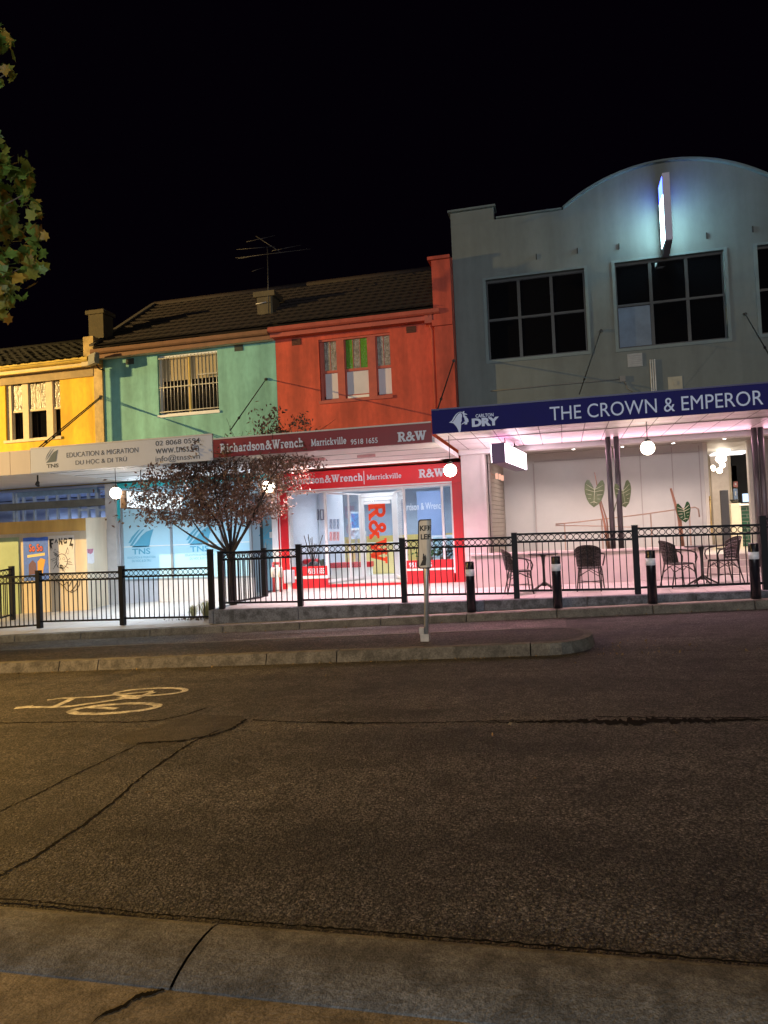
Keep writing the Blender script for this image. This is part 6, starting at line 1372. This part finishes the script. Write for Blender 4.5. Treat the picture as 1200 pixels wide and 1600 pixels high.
# ornamental grass at the step
q = G(312, 968, .14); T = thing('grass_clump', 'pale clump of ornamental grass at the foot of the tall corner post', 'plant', (q.x, 14.25, low_z(q.x, 14.25)))
gm = pm('dry_grass', (.30, .29, .13), .7, .4, 10, trans=.3); c = Vector((-7.45, 14.3, low_z(-7.45, 14.3)))
tuft(c, 150, .50, .40, gm, T, 'blade', .006); tuft(c+Vector((-.35, .05, 0)), 90, .38, .30, gm, T, 'blade', .006)
mb = MB()
for k in range(150): p = c+Vector((random.gauss(-.15, .35), random.gauss(-.15, .12), .012)); leaf(mb, p+Vector((0, 0, .01)), random.uniform(.015, .04))
mb.build('leaf_litter', pm('litter', (.08, .055, .03), .9, .5, 10), T)
# big plane tree standing on the median, mostly outside the frame
T = thing('plane_tree', 'broad leaved tree with green and yellow autumn leaves overhanging the median', 'tree', (-12.1, 10.4, road_z(-12.1)+.14))
tz = road_z(-12.1)+.14; bk2 = pm('plane_bark', (.20, .17, .12), .85, .4, 4, .5, 20)
MB().tube([(-12.1, 10.4, tz), (-12.15, 10.4, 2.0), (-12.0, 10.45, 4.2), (-12.0, 10.4, 6.0), (-11.9, 10.4, 9.0)], [.20, .17, .15, .11, .04], 12).build('trunk', bk2, T)
YPT = 10.4
def poly_px(pts): return [(W(a-13, b-20, YPT).x, W(a-13, b-20, YPT).z) for a, b in pts]
PL = [poly_px(((-460, 210), (-200, 225), (0, 238), (30, 240), (46, 218), (60, 240), (70, 290), (76, 330), (84, 385), (82, 410), (70, 432), (86, 458), (70, 478), (40, 492), (0, 486), (-220, 520), (-460, 480))), poly_px(((-460, -120), (-150, -40), (0, 44), (20, 58), (40, 92), (44, 120), (20, 130), (0, 132), (-150, 140), (-460, 120)))]
def in_poly(P, x, z):
    r = False
    for (x1, z1), (x2, z2) in zip(P, P[1:]+P[:1]):
        if (z1 > z) != (z2 > z) and x < (x2-x1)*(z-z1)/(z2-z1)+x1: r = not r
    return r
mb = MB(); anchors = []
while len(anchors) < 700:
    x, z = random.uniform(-13.5, -7.7), random.uniform(4.8, 11.2)
    if any(in_poly(P, x, z) for P in PL): dy_ = random.gauss(0, .6); anchors.append(Vector((x-.8*abs(dy_), YPT+dy_, z)))
for k in range(0, 700, 9):
    p1 = anchors[k]; p0 = Vector((-12.05, 10.4, max(3.5, p1.z-1.4))); mb.tube([p0, p0.lerp(p1, .5)+Vector((0, 0, .15)), p1], [.04, .025, .008], 6)
mb.build('branch', bk2, T)
lob = [(0, -.5), (.18, -.34), (.46, -.34), (.34, -.12), (.54, .12), (.28, .14), (.20, .30), (0, .56), (-.20, .30), (-.28, .14), (-.54, .12), (-.34, -.12), (-.46, -.34), (-.18, -.34)]
def big_leaf(mb, p, s):
    n = Vector((random.gauss(0, .6), random.gauss(-.5, .7), random.gauss(.1, .6))).normalized(); u = n.orthogonal().normalized(); u.rotate(Matrix.Rotation(random.uniform(0, 6.28), 3, n)); v = n.cross(u); cup = random.uniform(-.2, .3)
    c = p
    for k in range(len(lob)):
        a, b = lob[k], lob[(k+1) % len(lob)]
        mb.quad(c, p+(u*a[0]+v*a[1])*s+n*cup*s*(a[0]**2+a[1]**2), p+(u*b[0]+v*b[1])*s+n*cup*s*(b[0]**2+b[1]**2))
mbs = [MB(), MB(), MB()]
edge = [(0, 215), (20, 235), (45, 225), (62, 250), (78, 290), (70, 330), (80, 375), (86, 400), (70, 440), (84, 462), (60, 475), (40, 482), (20, 478)]
for k in range(4600):
    c = random.choice(anchors); p = c+Vector((random.gauss(-.05, .07), random.gauss(0, .15), random.gauss(0, .08)))
    big_leaf(mbs[random.choice((0, 0, 0, 1, 1, 2))], p, random.uniform(.13, .27))
for m_, q in zip((pm('plane_leaf_green', (.17, .29, .05), .5, .5, 3, trans=.25), pm('plane_leaf_olive', (.28, .29, .045), .5, .5, 3, trans=.25), pm('plane_leaf_yellow', (.46, .30, .045), .5, .4, 3, trans=.25)), mbs): q.build('foliage', m_, T)
# fallen leaves and grit along the gutters
mb = MB()
for k in range(260):
    r = random.random()
    if r < .45: x, y, z = random.uniform(-9, 4), 9.40-abs(random.gauss(0, .06)), 0.006
    elif r < .7: x, y, z = random.uniform(-10, 4), 13.25-abs(random.gauss(0, .08)), .012
    elif r < .9: x, y, z = random.uniform(-.2, 1.6), random.gauss(9.9, .35), .006
    else: x, y, z = random.uniform(-5, 3), random.uniform(3.2, 9), .006
    leaf(mb, Vector((x, y, road_z(x)+z+.012)), random.uniform(.010, .03))
fl = mb.build('fallen_leaves', pm('fallen_leaf', (.16, .11, .05), .8, .6, 9), kind='stuff')
# slim lamp pole whose shadow falls down the green wall
T = thing('street_pole', 'slim grey steel pole at the kerb before the yellow building', 'pole', (-16.8, 14.0, road_z(-16.8)+.14))
MB().lathe([(.062, -.4), (.06, 3.5), (.057, 6.5)], (-16.8, 14.0, 0), 12).build('shaft', steel, T); MB().box(-16.88, -16.6, 13.9, 14.02, 6.40, 6.58).build('head_box', steel, T)
